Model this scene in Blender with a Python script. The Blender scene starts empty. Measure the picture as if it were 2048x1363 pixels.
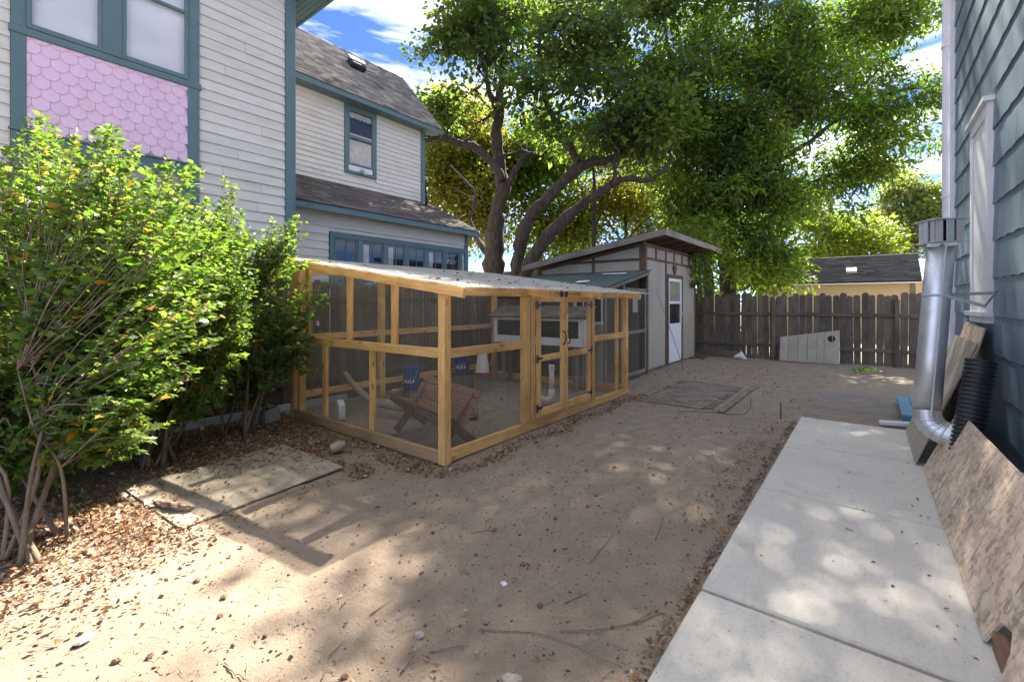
import bpy, math, random
import numpy as np
from mathutils import Vector, Matrix
random.seed(7)
rng = np.random.default_rng(7)
R_ = math.radians
scene = bpy.context.scene
C = scene.collection

# ------------------------------------------------------------------ camera, sky, sun, exposure
CAM_H = 1.55
FPX, HOR = 910.0, 605.0
YAW = R_(38.0)
cam = bpy.data.cameras.new('camera')
cam.lens = 36.0 * FPX / 2048.0
cam.sensor_width = 36.0
cam.shift_y = -(681.5 - HOR) / 2048.0
cam.clip_start = 0.05
cam.clip_end = 2000.0
camo = bpy.data.objects.new('camera', cam)
C.objects.link(camo)
camo.location = (0, 0, CAM_H)
camo.rotation_euler = (R_(90), 0, YAW)
scene.camera = camo

SUN_EL = R_(46.0)
SUN_AZ = R_(-12.7)            # clockwise from +Y
sun_dir = Vector((math.sin(SUN_AZ) * math.cos(SUN_EL), math.cos(SUN_AZ) * math.cos(SUN_EL), math.sin(SUN_EL)))
sl = bpy.data.lights.new('sun', 'SUN')
sl.energy = 2.0
sl.angle = R_(0.53)
sl.color = (1.0, 0.93, 0.82)
so = bpy.data.objects.new('sun', sl)
C.objects.link(so)
so.rotation_euler = sun_dir.to_track_quat('Z', 'Y').to_euler()
so.location = (0, 0, 30)

w = bpy.data.worlds.new('World')
scene.world = w
w.use_nodes = True
nt = w.node_tree
nt.nodes.clear()
wo = nt.nodes.new('ShaderNodeOutputWorld')
bg = nt.nodes.new('ShaderNodeBackground')
bg.inputs['Strength'].default_value = 0.06
sky = nt.nodes.new('ShaderNodeTexSky')
sky.sky_type = 'NISHITA'
sky.sun_disc = False
sky.sun_elevation = SUN_EL
sky.sun_rotation = SUN_AZ
sky.air_density = 0.2
sky.dust_density = 0.0
sky.ozone_density = 8.0
tc = nt.nodes.new('ShaderNodeTexCoord')
mp = nt.nodes.new('ShaderNodeMapping')
mp.inputs['Scale'].default_value = (1.6, 1.6, 9.0)
mp.inputs['Rotation'].default_value = (0.06, 0.05, 2.9)
mp.inputs['Location'].default_value = (2.0, 0, 0)
nz = nt.nodes.new('ShaderNodeTexNoise')
nz.inputs['Scale'].default_value = 2.2
nz.inputs['Detail'].default_value = 7
nz.inputs['Roughness'].default_value = 0.58
nz.inputs['Distortion'].default_value = 0.35
rp = nt.nodes.new('ShaderNodeValToRGB')
rp.color_ramp.elements[0].position = 0.41
rp.color_ramp.elements[1].position = 0.74
rp.color_ramp.elements[1].color = (0.8, 0.8, 0.8, 1)
mx = nt.nodes.new('ShaderNodeMix')
mx.data_type = 'RGBA'
mx.inputs[7].default_value = (5.2, 5.1, 5.0, 1)
nt.links.new(tc.outputs['Generated'], mp.inputs['Vector'])
nt.links.new(mp.outputs['Vector'], nz.inputs['Vector'])
nt.links.new(nz.outputs['Fac'], rp.inputs['Fac'])
nt.links.new(rp.outputs['Color'], mx.inputs[0])
nt.links.new(sky.outputs['Color'], mx.inputs[6])
nt.links.new(mx.outputs[2], bg.inputs['Color'])
nt.links.new(bg.outputs['Background'], wo.inputs['Surface'])

scene.render.engine = 'CYCLES'
scene.view_settings.view_transform = 'Standard'
scene.view_settings.look = 'None'
scene.view_settings.gamma = 1.0
scene.view_settings.use_curve_mapping = False
scene.view_settings.exposure = 3.65
scene.cycles.max_bounces = 8
scene.cycles.transparent_max_bounces = 16
scene.cycles.use_denoising = True

# ------------------------------------------------------------------ pixel -> place
RV = (math.cos(YAW), math.sin(YAW))
FV = (-math.sin(YAW), math.cos(YAW))
def P(u, v, t):
    x = (u - 1024) / FPX
    return Vector(((FV[0] + x * RV[0]) * t, (FV[1] + x * RV[1]) * t, CAM_H - (v - HOR) / FPX * t))
def Pn(u, v, t):
    x = (u - 1024) / FPX
    return np.stack([(FV[0] + x * RV[0]) * t, (FV[1] + x * RV[1]) * t, CAM_H - (v - HOR) / FPX * t], -1)
def mpp(t):
    return t / FPX

# ------------------------------------------------------------------ materials
def new_mat(name):
    m = bpy.data.materials.new(name)
    m.use_nodes = True
    t = m.node_tree
    return m, t, t.nodes['Principled BSDF'], t.nodes, t.links
def ramp_mix(N, L, fac, a, b):
    mixn = N.new('ShaderNodeMix')
    mixn.data_type = 'RGBA'
    if isinstance(a, tuple): mixn.inputs[6].default_value = (*a, 1)
    else: L.new(a, mixn.inputs[6])
    if isinstance(b, tuple): mixn.inputs[7].default_value = (*b, 1)
    else: L.new(b, mixn.inputs[7])
    L.new(fac, mixn.inputs[0])
    return mixn.outputs[2]
def coords(N, L, mode, stretch, rnd_off=True):
    mpn = N.new('ShaderNodeMapping')
    mpn.inputs['Scale'].default_value = stretch
    if mode == 'world':
        g = N.new('ShaderNodeNewGeometry')
        L.new(g.outputs['Position'], mpn.inputs['Vector'])
    else:
        tcn = N.new('ShaderNodeTexCoord')
        if rnd_off:
            oi = N.new('ShaderNodeObjectInfo')
            ad = N.new('ShaderNodeVectorMath')
            ad.operation = 'MULTIPLY_ADD'
            L.new(oi.outputs['Random'], ad.inputs[0])
            ad.inputs[1].default_value = (37.0, 53.0, 71.0)
            L.new(tcn.outputs['Object'], ad.inputs[2])
            L.new(ad.outputs[0], mpn.inputs['Vector'])
        else:
            L.new(tcn.outputs['Object'], mpn.inputs['Vector'])
    return mpn.outputs['Vector']
def noise(N, L, vec, scale, detail=5, rough=.55, lo=.35, hi=.65, dist=0.0):
    n = N.new('ShaderNodeTexNoise')
    n.inputs['Scale'].default_value = scale
    n.inputs['Detail'].default_value = detail
    n.inputs['Roughness'].default_value = rough
    n.inputs['Distortion'].default_value = dist
    L.new(vec, n.inputs['Vector'])
    mr = N.new('ShaderNodeMapRange')
    mr.inputs['From Min'].default_value = lo
    mr.inputs['From Max'].default_value = hi
    L.new(n.outputs['Fac'], mr.inputs['Value'])
    return mr.outputs['Result']
def obj_value(N, L, col, amount):
    """per-object lightness variation"""
    oi = N.new('ShaderNodeObjectInfo')
    mr = N.new('ShaderNodeMapRange')
    mr.inputs['To Min'].default_value = 1 - amount
    mr.inputs['To Max'].default_value = 1 + amount
    L.new(oi.outputs['Random'], mr.inputs['Value'])
    hs = N.new('ShaderNodeHueSaturation')
    L.new(mr.outputs['Result'], hs.inputs['Value'])
    L.new(col, hs.inputs['Color'])
    return hs.outputs['Color']
def bump(N, L, b, height, strength, dist=.01):
    bn = N.new('ShaderNodeBump')
    bn.inputs['Strength'].default_value = strength
    bn.inputs['Distance'].default_value = dist
    L.new(height, bn.inputs['Height'])
    L.new(bn.outputs['Normal'], b.inputs['Normal'])
def M(name, c1, c2, scale=6.0, rough=.7, mode='obj', stretch=(1, 1, 1), rnd=.08, bstr=.2, bscale=60., metal=0., spec=.3, c3=None, s3=1.5, lo=.35, hi=.65):
    m, t, b, N, L = new_mat(name)
    v = coords(N, L, mode, stretch)
    f = noise(N, L, v, scale, lo=lo, hi=hi)
    col = ramp_mix(N, L, f, c1, c2)
    if c3:
        f3 = noise(N, L, v, s3, lo=.52, hi=.75)
        col = ramp_mix(N, L, f3, col, c3)
    if rnd: col = obj_value(N, L, col, rnd)
    L.new(col, b.inputs['Base Color'])
    b.inputs['Roughness'].default_value = rough
    b.inputs['Metallic'].default_value = metal
    b.inputs['Specular IOR Level'].default_value = spec
    if bstr:
        h = noise(N, L, v, bscale, detail=4, lo=0, hi=1)
        bump(N, L, b, h, bstr)
    return m
def wood(name, c1, c2, cknot, rnd=.15, knots=True, rough=.7):
    m, t, b, N, L = new_mat(name)
    v = coords(N, L, 'obj', (1.2, 22, 22))
    f = noise(N, L, v, 2.2, detail=6, rough=.6, dist=.6)
    col = ramp_mix(N, L, f, c1, c2)
    if knots:
        vk = coords(N, L, 'obj', (2.2, 5, 5))
        vo = N.new('ShaderNodeTexVoronoi')
        vo.inputs['Scale'].default_value = 1.6
        L.new(vk, vo.inputs['Vector'])
        mr = N.new('ShaderNodeMapRange')
        mr.inputs['From Min'].default_value = .07
        mr.inputs['From Max'].default_value = .2
        mr.inputs['To Min'].default_value = .85
        mr.inputs['To Max'].default_value = 0
        L.new(vo.outputs['Distance'], mr.inputs['Value'])
        col = ramp_mix(N, L, mr.outputs['Result'], col, cknot)
    v2 = coords(N, L, 'obj', (1.0, 2, 2))
    f2 = noise(N, L, v2, 1.6, detail=3, lo=.45, hi=.75)
    col = ramp_mix(N, L, f2, col, tuple(x * .72 for x in c2))
    col = obj_value(N, L, col, rnd)
    L.new(col, b.inputs['Base Color'])
    b.inputs['Roughness'].default_value = rough
    b.inputs['Specular IOR Level'].default_value = .25
    bump(N, L, b, f, .25, .004)
    return m
def attr_mat(name, rough=.8, bstr=0.0, bscale=40, spec=.2):
    m, t, b, N, L = new_mat(name)
    a = N.new('ShaderNodeAttribute')
    a.attribute_name = 'Col'
    v = coords(N, L, 'world', (1, 1, 1))
    f = noise(N, L, v, 14, lo=.3, hi=.7)
    hs = N.new('ShaderNodeHueSaturation')
    mr = N.new('ShaderNodeMapRange')
    mr.inputs['To Min'].default_value = .82
    mr.inputs['To Max'].default_value = 1.15
    L.new(f, mr.inputs['Value'])
    L.new(mr.outputs['Result'], hs.inputs['Value'])
    L.new(a.outputs['Color'], hs.inputs['Color'])
    L.new(hs.outputs['Color'], b.inputs['Base Color'])
    b.inputs['Roughness'].default_value = rough
    b.inputs['Specular IOR Level'].default_value = spec
    if bstr:
        h = noise(N, L, v, bscale, detail=4, lo=0, hi=1)
        bump(N, L, b, h, bstr)
    return m
def leaf_mat(name, trans=.45, tint=(1.5, 1.5, .6), rough=.42):
    m, t, b, N, L = new_mat(name)
    a = N.new('ShaderNodeAttribute')
    a.attribute_name = 'Col'
    L.new(a.outputs['Color'], b.inputs['Base Color'])
    b.inputs['Roughness'].default_value = rough
    b.inputs['Specular IOR Level'].default_value = .35
    mu = N.new('ShaderNodeMix')
    mu.data_type = 'RGBA'
    mu.blend_type = 'MULTIPLY'
    mu.inputs[0].default_value = 1
    mu.clamp_result = False
    L.new(a.outputs['Color'], mu.inputs[6])
    mu.inputs[7].default_value = (*tint, 1)
    tr = N.new('ShaderNodeBsdfTranslucent')
    L.new(mu.outputs[2], tr.inputs['Color'])
    ms = N.new('ShaderNodeMixShader')
    ms.inputs[0].default_value = trans
    L.new(b.outputs[0], ms.inputs[1])
    L.new(tr.outputs[0], ms.inputs[2])
    L.new(ms.outputs[0], N['Material Output'].inputs['Surface'])
    return m

m_pine = wood('new_pine', (.75, .48, .20), (.56, .30, .095), (.22, .10, .03), rnd=.12)
m_fence = wood('weathered_fence_wood', (.165, .135, .10), (.105, .085, .064), (.04, .033, .028), rnd=.28)
m_oldwood = wood('old_grey_wood', (.27, .235, .19), (.17, .145, .115), (.08, .06, .045), rnd=.12, knots=False)
m_stained = wood('stained_pine', (.42, .27, .145), (.31, .185, .09), (.12, .06, .03), rnd=.1)
m_redwood = wood('brown_bench_wood', (.27, .15, .10), (.19, .10, .065), (.08, .04, .03), rnd=.12)
m_cream = M('cream_paint', (.72, .685, .62), (.66, .625, .56), 3, .6, 'world', (1, 1, 6), .05, .1, 40, c3=(.60, .55, .47), s3=2.2)
m_teal = M('teal_paint', (.125, .20, .21), (.11, .178, .19), 4, .55, 'world', rnd=.04, bstr=.1)
m_pink = M('pink_paint', (.84, .60, .745), (.79, .56, .70), 4, .6, 'world', rnd=.03, bstr=.1, c3=(.76, .50, .62))
m_brown = M('brown_trim', (.135, .082, .048), (.10, .06, .036), 9, .75, 'obj', (1, 6, 6), .1, .2)
m_shedw = M('off_white_panel', (.43, .385, .305), (.38, .335, .265), 2.4, .7, 'world', (1, 1, .5), .03, .15, 50, c3=(.33, .29, .24), s3=.9)
m_white = M('white_paint', (.78, .78, .77), (.70, .70, .69), 5, .5, 'world', rnd=.02, bstr=.06)
m_whiteply = M('grooved_panel', (.40, .355, .28), (.34, .30, .235), 5, .75, 'obj', rnd=.05, bstr=.15)
m_blue = M('blue_shingle_paint', (.15, .21, .26), (.125, .182, .228), 3, .40, 'obj', (1, 9, 1), .07, .12, 12, c3=(.155, .205, .245), s3=2, spec=.6)
m_bluepaint = M('light_blue_paint', (.10, .26, .34), (.085, .22, .29), 4, .5, 'world', rnd=.05, bstr=.1)
m_galv = M('galvanised_steel', (.76, .78, .78), (.60, .62, .62), 7, .42, 'obj', rnd=.04, bstr=.05, metal=.8, spec=.5)
m_galvflat = M('dull_metal', (.55, .56, .55), (.45, .46, .45), 7, .5, 'obj', rnd=.06, bstr=.05, metal=.3)
m_wire = M('wire', (.50, .48, .40), (.40, .38, .32), 7, .5, 'world', rnd=0, bstr=0, metal=.3)
m_black = M('black_iron', (.018, .018, .018), (.03, .027, .025), 9, .45, 'obj', rnd=0, bstr=.1)
m_blackpl = M('black_plastic', (.011, .012, .014), (.02, .021, .024), 9, .42, 'obj', rnd=0, bstr=.1, spec=.45)
m_bluepl = M('blue_plastic', (.018, .055, .20), (.025, .07, .22), 5, .4, 'obj', rnd=.05, bstr=0, spec=.45)
m_redpl = M('red_plastic', (.45, .03, .035), (.38, .03, .03), 5, .4, 'obj', rnd=0, bstr=0, spec=.45)
m_whitepl = M('white_plastic', (.72, .70, .66), (.62, .59, .54), 6, .4, 'obj', rnd=.04, bstr=0, spec=.45)
m_pvc = M('pvc', (.80, .72, .66), (.72, .64, .58), 6, .4, 'obj', rnd=.02, bstr=0, spec=.45)
m_yellow = M('yellow_siding', (.62, .47, .22), (.57, .43, .20), 3, .65, 'world', rnd=.03, bstr=.08)
m_block = M('cinder_block', (.36, .34, .31), (.28, .265, .24), 18, .9, 'obj', rnd=0, bstr=.5)
m_stone = M('stone', (.44, .39, .33), (.32, .27, .22), 14, .85, 'obj', rnd=.3, bstr=.4)
m_clod = M('earth_clod', (.22, .13, .085), (.15, .09, .06), 14, .95, 'obj', rnd=.15, bstr=.5)
m_dark = M('dark_interior', (.012, .013, .013), (.02, .02, .019), 3, .9, 'world', rnd=0, bstr=0)  # near-black colour stands in for unlit rooms and hollows
m_curtain = M('lace_curtain', (.50, .45, .38), (.40, .36, .30), 8, .9, 'obj', rnd=.03, bstr=.1)
m_blind = M('white_blind', (.74, .74, .76), (.68, .68, .71), 2, .8, 'obj', rnd=.02, bstr=0)
m_greenroof = M('green_roof_sheet', (.075, .115, .115), (.05, .08, .08), 4, .5, 'world', rnd=.05, bstr=.1, c3=(.20, .19, .15), s3=5)
m_ply = M('dirty_plywood', (.37, .31, .24), (.28, .23, .175), 5, .85, 'obj', (.6, 3, 1), .06, .2, c3=(.22, .165, .12), s3=2.5)
m_bark = M('bark', (.082, .064, .049), (.032, .025, .02), 9, .95, 'world', (1.6, 1.6, .35), .08, .9, 22)
m_bark2 = M('shrub_bark', (.23, .17, .12), (.14, .10, .072), 14, .9, 'world', (1, 1, .3), .1, .4, 40)
m_bark3 = M('dark_bark', (.075, .06, .048), (.04, .033, .027), 9, .95, 'world', (1.6, 1.6, .35), .08, .9, 22)
m_log = M('pale_log', (.34, .28, .21), (.24, .19, .14), 12, .9, 'obj', (.4, 2, 2), .1, .5, 30)
m_rotten = M('rotten_bark', (.22, .155, .10), (.10, .07, .045), 22, .95, 'obj', rnd=0, bstr=.8, bscale=30, c3=(.36, .28, .19), s3=9)
m_brick = M('old_paver', (.235, .195, .155), (.185, .15, .12), 9, .9, 'obj', rnd=.14, bstr=.4, c3=(.27, .22, .17))
m_pad = M('stained_concrete', (.25, .225, .19), (.19, .17, .145), 5, .9, 'world', rnd=0, bstr=.3, c3=(.20, .165, .13), s3=1.3)
m_shingle = attr_mat('roof_shingle', .9, .35, 90)
m_litter = leaf_mat('dry_leaf', .15, (1.1, 1.0, .8), .7)
m_pebble = attr_mat('pebble', .85, .2, 60)
m_bushleaf = leaf_mat('shrub_leaf', .5, (1.75, 1.9, .6), .34)
m_treeleaf = leaf_mat('tree_leaf', .54, (2.55, 2.6, .8), .5)
m_twig = M('dry_twig', (.30, .24, .17), (.2, .16, .12), 20, .9, 'world', rnd=.1, bstr=.1)

# concrete walk
m_conc, t, b, N, L = new_mat('pale_concrete')
v = coords(N, L, 'world', (1, 1, 1))
f1 = noise(N, L, v, 1.3, 6, .6)
col = ramp_mix(N, L, f1, (.65, .605, .53), (.58, .535, .465))
f2 = noise(N, L, v, 55, 3, .6, .55, .8)
col = ramp_mix(N, L, f2, col, (.40, .375, .335))
v2 = coords(N, L, 'world', (7, 1.2, 1))
f3 = noise(N, L, v2, 9, 5, .6, .55, .85)
col = ramp_mix(N, L, f3, col, (.47, .445, .40))
f4 = noise(N, L, v, .9, 5, .65, .58, .78)
col = ramp_mix(N, L, f4, col, (.42, .375, .31))
f6 = noise(N, L, v, 3.1, 7, .7, .56, .72)
col = ramp_mix(N, L, f6, col, (.47, .43, .37))
L.new(col, b.inputs['Base Color'])
b.inputs['Roughness'].default_value = .85
bump(N, L, b, noise(N, L, v, 120, 4, .6, 0, 1), .25, .004)

# ground
m_ground, t, b, N, L = new_mat('bare_dirt')
v = coords(N, L, 'world', (1, 1, 1))
f1 = noise(N, L, v, .8, 6, .6)
col = ramp_mix(N, L, f1, (.335, .255, .186), (.285, .215, .156))
f2 = noise(N, L, v, 7, 6, .65, .45, .75)
col = ramp_mix(N, L, f2, col, (.245, .183, .133))
f3 = noise(N, L, v, 70, 4, .6, .52, .74)
col = ramp_mix(N, L, f3, col, (.22, .16, .12))
f3b = noise(N, L, v, 110, 3, .6, .60, .72)
col = ramp_mix(N, L, f3b, col, (.46, .37, .29))
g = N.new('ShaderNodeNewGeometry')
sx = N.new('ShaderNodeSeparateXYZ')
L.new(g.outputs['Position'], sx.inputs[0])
mr = N.new('ShaderNodeMapRange')       # darker, greyer colour towards the back yard
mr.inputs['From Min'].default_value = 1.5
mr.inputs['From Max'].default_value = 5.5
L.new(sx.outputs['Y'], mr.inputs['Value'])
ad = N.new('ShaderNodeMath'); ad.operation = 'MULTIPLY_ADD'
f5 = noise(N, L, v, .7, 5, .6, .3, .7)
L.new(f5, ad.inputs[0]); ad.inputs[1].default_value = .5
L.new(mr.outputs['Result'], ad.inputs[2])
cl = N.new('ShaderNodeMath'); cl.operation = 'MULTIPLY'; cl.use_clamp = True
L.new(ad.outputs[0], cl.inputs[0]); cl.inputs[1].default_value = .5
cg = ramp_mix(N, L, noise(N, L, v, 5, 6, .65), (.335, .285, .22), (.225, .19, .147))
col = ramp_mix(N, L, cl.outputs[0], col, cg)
L.new(col, b.inputs['Base Color'])
b.inputs['Roughness'].default_value = .95
b.inputs['Specular IOR Level'].default_value = .15
h1 = noise(N, L, v, 34, 9, .75, 0, 1)
bump(N, L, b, h1, .7, .02)

# osb
m_osb, t, b, N, L = new_mat('strand_board')
col = None
prev = (.54, .41, .295)
for k, (st, sc, cc) in enumerate((((1, 2.4, 1), 9, (.64, .50, .37)), ((2.2, 1, 1), 10, (.40, .285, .195)), ((1.0, 2.6, 1), 12, (.72, .59, .46)), ((2.4, 1.0, 1), 14, (.31, .215, .145)), ((1.3, 2.6, 1), 17, (.62, .49, .37)))):
    mpn = N.new('ShaderNodeMapping')
    mpn.inputs['Rotation'].default_value = (0, 0, .5 + .83 * k)
    mpn.inputs['Scale'].default_value = st
    tcn = N.new('ShaderNodeTexCoord')
    L.new(tcn.outputs['Object'], mpn.inputs['Vector'])
    vo = N.new('ShaderNodeTexVoronoi')
    vo.inputs['Scale'].default_value = sc
    L.new(mpn.outputs['Vector'], vo.inputs['Vector'])
    spx = N.new('ShaderNodeSeparateColor')
    L.new(vo.outputs['Color'], spx.inputs[0])
    mr = N.new('ShaderNodeMapRange')
    mr.inputs['From Min'].default_value = .45
    mr.inputs['From Max'].default_value = .9
    mr.inputs['To Max'].default_value = .8
    L.new(spx.outputs[k % 3], mr.inputs['Value'])
    prev = ramp_mix(N, L, mr.outputs['Result'], prev, cc)
L.new(prev, b.inputs['Base Color'])
b.inputs['Roughness'].default_value = .75
bump(N, L, b, mr.outputs['Result'], .2, .003)

# glass
m_glass, t, b, N, L = new_mat('window_glass')
b.inputs['Base Color'].default_value = (.9, .95, .95, 1)
tp = N.new('ShaderNodeBsdfTransparent')
gl = N.new('ShaderNodeBsdfGlossy')
gl.inputs['Roughness'].default_value = .03
lw = N.new('ShaderNodeLayerWeight')
pw = N.new('ShaderNodeMath'); pw.operation = 'POWER'; pw.inputs[1].default_value = 4.0
L.new(lw.outputs['Facing'], pw.inputs[0])
fr = N.new('ShaderNodeMapRange'); fr.inputs['To Min'].default_value = .03
L.new(pw.outputs[0], fr.inputs['Value'])
ms = N.new('ShaderNodeMixShader')
L.new(fr.outputs[0], ms.inputs[0])
L.new(tp.outputs[0], ms.inputs[1])
L.new(gl.outputs[0], ms.inputs[2])
L.new(ms.outputs[0], N['Material Output'].inputs['Surface'])

# clear corrugated roof
m_clear, t, b, N, L = new_mat('clear_corrugated_sheet')
v = coords(N, L, 'world', (1, 1, 1))
dirt = noise(N, L, v, 9, 6, .65, .55, .75)
b.inputs['Roughness'].default_value = .25
L.new(ramp_mix(N, L, dirt, (.80, .80, .77), (.50, .42, .30)), b.inputs['Base Color'])
tp = N.new('ShaderNodeBsdfTransparent')
tp.inputs['Color'].default_value = (.9, .9, .87, 1)
tl = N.new('ShaderNodeBsdfTranslucent')
tl.inputs['Color'].default_value = (.8, .8, .76, 1)
ms1 = N.new('ShaderNodeMixShader'); ms1.inputs[0].default_value = .5
ms2 = N.new('ShaderNodeMixShader'); ms2.inputs[0].default_value = .45
L.new(b.outputs[0], ms1.inputs[1]); L.new(tl.outputs[0], ms1.inputs[2])
L.new(ms1.outputs[0], ms2.inputs[1]); L.new(tp.outputs[0], ms2.inputs[2])
L.new(ms2.outputs[0], N['Material Output'].inputs['Surface'])

# ------------------------------------------------------------------ object helpers
WM = {}
def link(name, data, mat, parent=None, mtx=None):
    o = bpy.data.objects.new(name, data)
    C.objects.link(o)
    if mat is not None and data is not None and not data.materials:
        data.materials.append(mat)
    mtx = mtx or Matrix.Identity(4)
    WM[o.name] = mtx
    if parent is not None:
        o.parent = parent
        o.matrix_local = WM[parent.name].inverted() @ mtx
    else:
        o.matrix_local = mtx
    return o
def tag(o, label=None, cat=None, group=None, kind=None):
    if label: o['label'] = label
    if cat: o['category'] = cat
    if group: o['group'] = group
    if kind: o['kind'] = kind
    return o
def thing(name, loc, label, cat, group=None):
    o = link(name, None, None, None, Matrix.Translation(Vector(loc)))
    o.empty_display_size = .1
    return tag(o, label, cat, group)
def mesh(name, verts, faces, smooth=False):
    me = bpy.data.meshes.new(name)
    me.from_pydata([tuple(v) for v in verts], [], faces)
    if smooth:
        me.shade_smooth()
    me.update()
    return me
CACHE = {}
def bevbox(L, W, H, b):
    key = (round(L, 4), round(W, 4), round(H, 4), round(b, 4))
    vs, idx = [], {}
    for sx in (-1, 1):
        for sy in (-1, 1):
            for sz in (-1, 1):
                for k, c in enumerate(((sx * L / 2, sy * (W / 2 - b), sz * (H / 2 - b)), (sx * (L / 2 - b), sy * W / 2, sz * (H / 2 - b)), (sx * (L / 2 - b), sy * (W / 2 - b), sz * H / 2))):
                    idx[(sx, sy, sz, k)] = len(vs)
                    vs.append(c)
    fs = []
    def add(f):
        a, bb, c = (Vector(vs[i]) for i in f[:3])
        n = (bb - a).cross(c - a)
        cen = sum((Vector(vs[i]) for i in f), Vector()) / len(f)
        fs.append(f if n.dot(cen) > 0 else f[::-1])
    for k in range(3):
        o1, o2 = [q for q in range(3) if q != k]
        for s in (-1, 1):
            ring = []
            for a, c in ((-1, -1), (1, -1), (1, 1), (-1, 1)):
                sg = [0, 0, 0]; sg[k] = s; sg[o1] = a; sg[o2] = c
                ring.append(idx[(*sg, k)])
            add(ring)
        for a in (-1, 1):
            for c in (-1, 1):
                s1 = [0, 0, 0]; s1[o1] = a; s1[o2] = c; s1[k] = -1
                s2 = list(s1); s2[k] = 1
                add([idx[(*s1, o1)], idx[(*s1, o2)], idx[(*s2, o2)], idx[(*s2, o1)]])
    for sx in (-1, 1):
        for sy in (-1, 1):
            for sz in (-1, 1):
                add([idx[(sx, sy, sz, k)] for k in range(3)])
    return key, vs, fs
def boxmesh(L, W, H, b, mat):
    key = (round(L, 4), round(W, 4), round(H, 4), round(b, 4), mat.name)
    if key not in CACHE:
        _, vs, fs = bevbox(L, W, H, min(b, L / 3, W / 3, H / 3))
        me = mesh('box', vs, fs)
        me.materials.append(mat)
        CACHE[key] = me
    return CACHE[key]
def frame(x, up=Vector((0, 0, 1))):
    x = x.normalized()
    if abs(x.z) > .98:
        y = Vector((1, 0, 0)) - x * x.x
    else:
        y = up.cross(x)
    y.normalize()
    z = x.cross(y)
    return x, y, z
def beam(name, p0, p1, W, H, mat, parent=None, b=.004, roll=0):
    p0, p1 = Vector(p0), Vector(p1)
    x, y, z = frame(p1 - p0)
    if roll:
        y, z = y * math.cos(roll) + z * math.sin(roll), z * math.cos(roll) - y * math.sin(roll)
    mt = Matrix((x, y, z)).transposed().to_4x4()
    mt.translation = (p0 + p1) / 2
    return link(name, boxmesh((p1 - p0).length, W, H, b, mat), mat, parent, mt)
def box(name, lo, hi, mat, parent=None, b=.003, mtx=None):
    lo, hi = Vector(lo), Vector(hi)
    d = hi - lo
    mt = Matrix.Translation((lo + hi) / 2)
    if mtx is not None: mt = mtx @ mt
    # longest axis along local x so the grain runs with the piece
    ax = max(range(3), key=lambda i: d[i])
    if ax == 0: rot = Matrix.Identity(4); s = (d.x, d.y, d.z)
    elif ax == 1: rot = Matrix.Rotation(R_(90), 4, 'Z'); s = (d.y, d.x, d.z)
    else: rot = Matrix.Rotation(R_(-90), 4, 'Y'); s = (d.z, d.y, d.x)
    return link(name, boxmesh(s[0], s[1], s[2], b, mat), mat, parent, mt @ rot)
def prism(name, pts, axis_vec, mat, parent=None):
    """closed polygon (3-D points) swept along a vector"""
    a = [Vector(p) for p in pts]
    n = len(a)
    d = Vector(axis_vec)
    cen = sum(a, Vector()) / n
    nm = Vector()
    for i in range(n):
        nm += (a[i] - cen).cross(a[(i + 1) % n] - cen)
    if nm.dot(d) > 0: a = a[::-1]
    vs = [p - cen for p in a] + [p + d - cen for p in a]
    fs = [list(range(n)), list(range(2 * n - 1, n - 1, -1))]
    for i in range(n):
        j = (i + 1) % n
        fs.append([j, i, n + i, n + j])
    return link(name, mesh(name, vs, fs), mat, parent, Matrix.Translation(cen))
def tube_geo(pts, rad, sides=8, cap=True, wob=0.0):
    pts = [Vector(p) for p in pts]
    vs, fs = [], []
    n = len(pts)
    ref = None
    for i, p in enumerate(pts):
        d = (pts[min(i + 1, n - 1)] - pts[max(i - 1, 0)])
        if d.length < 1e-9: d = Vector((0, 0, 1))
        d.normalize()
        if ref is None:
            ref = Vector((1, 0, 0)) if abs(d.x) < .8 else Vector((0, 1, 0))
        u_ = (ref - d * ref.dot(d)).normalized()
        ref = u_
        v_ = d.cross(u_)
        r = rad[i] if hasattr(rad, '__len__') else rad
        for k in range(sides):
            a = 2 * math.pi * k / sides
            rr = r * (1 + wob * (random.random() - .5))
            vs.append(p + (u_ * math.cos(a) + v_ * math.sin(a)) * rr)
    for i in range(n - 1):
        for k in range(sides):
            k2 = (k + 1) % sides
            fs.append([i * sides + k, i * sides + k2, (i + 1) * sides + k2, (i + 1) * sides + k])
    if cap:
        fs.append(list(range(sides))[::-1])
        fs.append([(n - 1) * sides + k for k in range(sides)])
    return vs, fs
def tube(name, pts, rad, mat, parent=None, sides=10, cap=True, wob=0., smooth=True):
    o = Vector(pts[0])
    vs, fs = tube_geo([Vector(p) - o for p in pts], rad, sides, cap, wob)
    me = mesh(name, vs, fs, False)
    if smooth:
        for p in me.polygons:
            if len(p.vertices) == 4: p.use_smooth = True
    return link(name, me, mat, parent, Matrix.Translation(o))
def join_geo(parts):
    vs, fs = [], []
    for v, f in parts:
        o = len(vs)
        vs += v
        fs += [[i + o for i in q] for q in f]
    return vs, fs
def smooth_line(pts, sub=5):
    """Catmull-Rom through rows of numbers"""
    a = np.array(pts, float)
    a = np.vstack([2 * a[0] - a[1], a, 2 * a[-1] - a[-2]])
    out = []
    for i in range(1, len(a) - 2):
        for s in np.linspace(0, 1, sub, endpoint=False):
            p0, p1, p2, p3 = a[i - 1], a[i], a[i + 1], a[i + 2]
            out.append(.5 * ((2 * p1) + (-p0 + p2) * s + (2 * p0 - 5 * p1 + 4 * p2 - p3) * s ** 2 + (-p0 + 3 * p1 - 3 * p2 + p3) * s ** 3))
    out.append(a[-2])
    return np.array(out)
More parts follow.
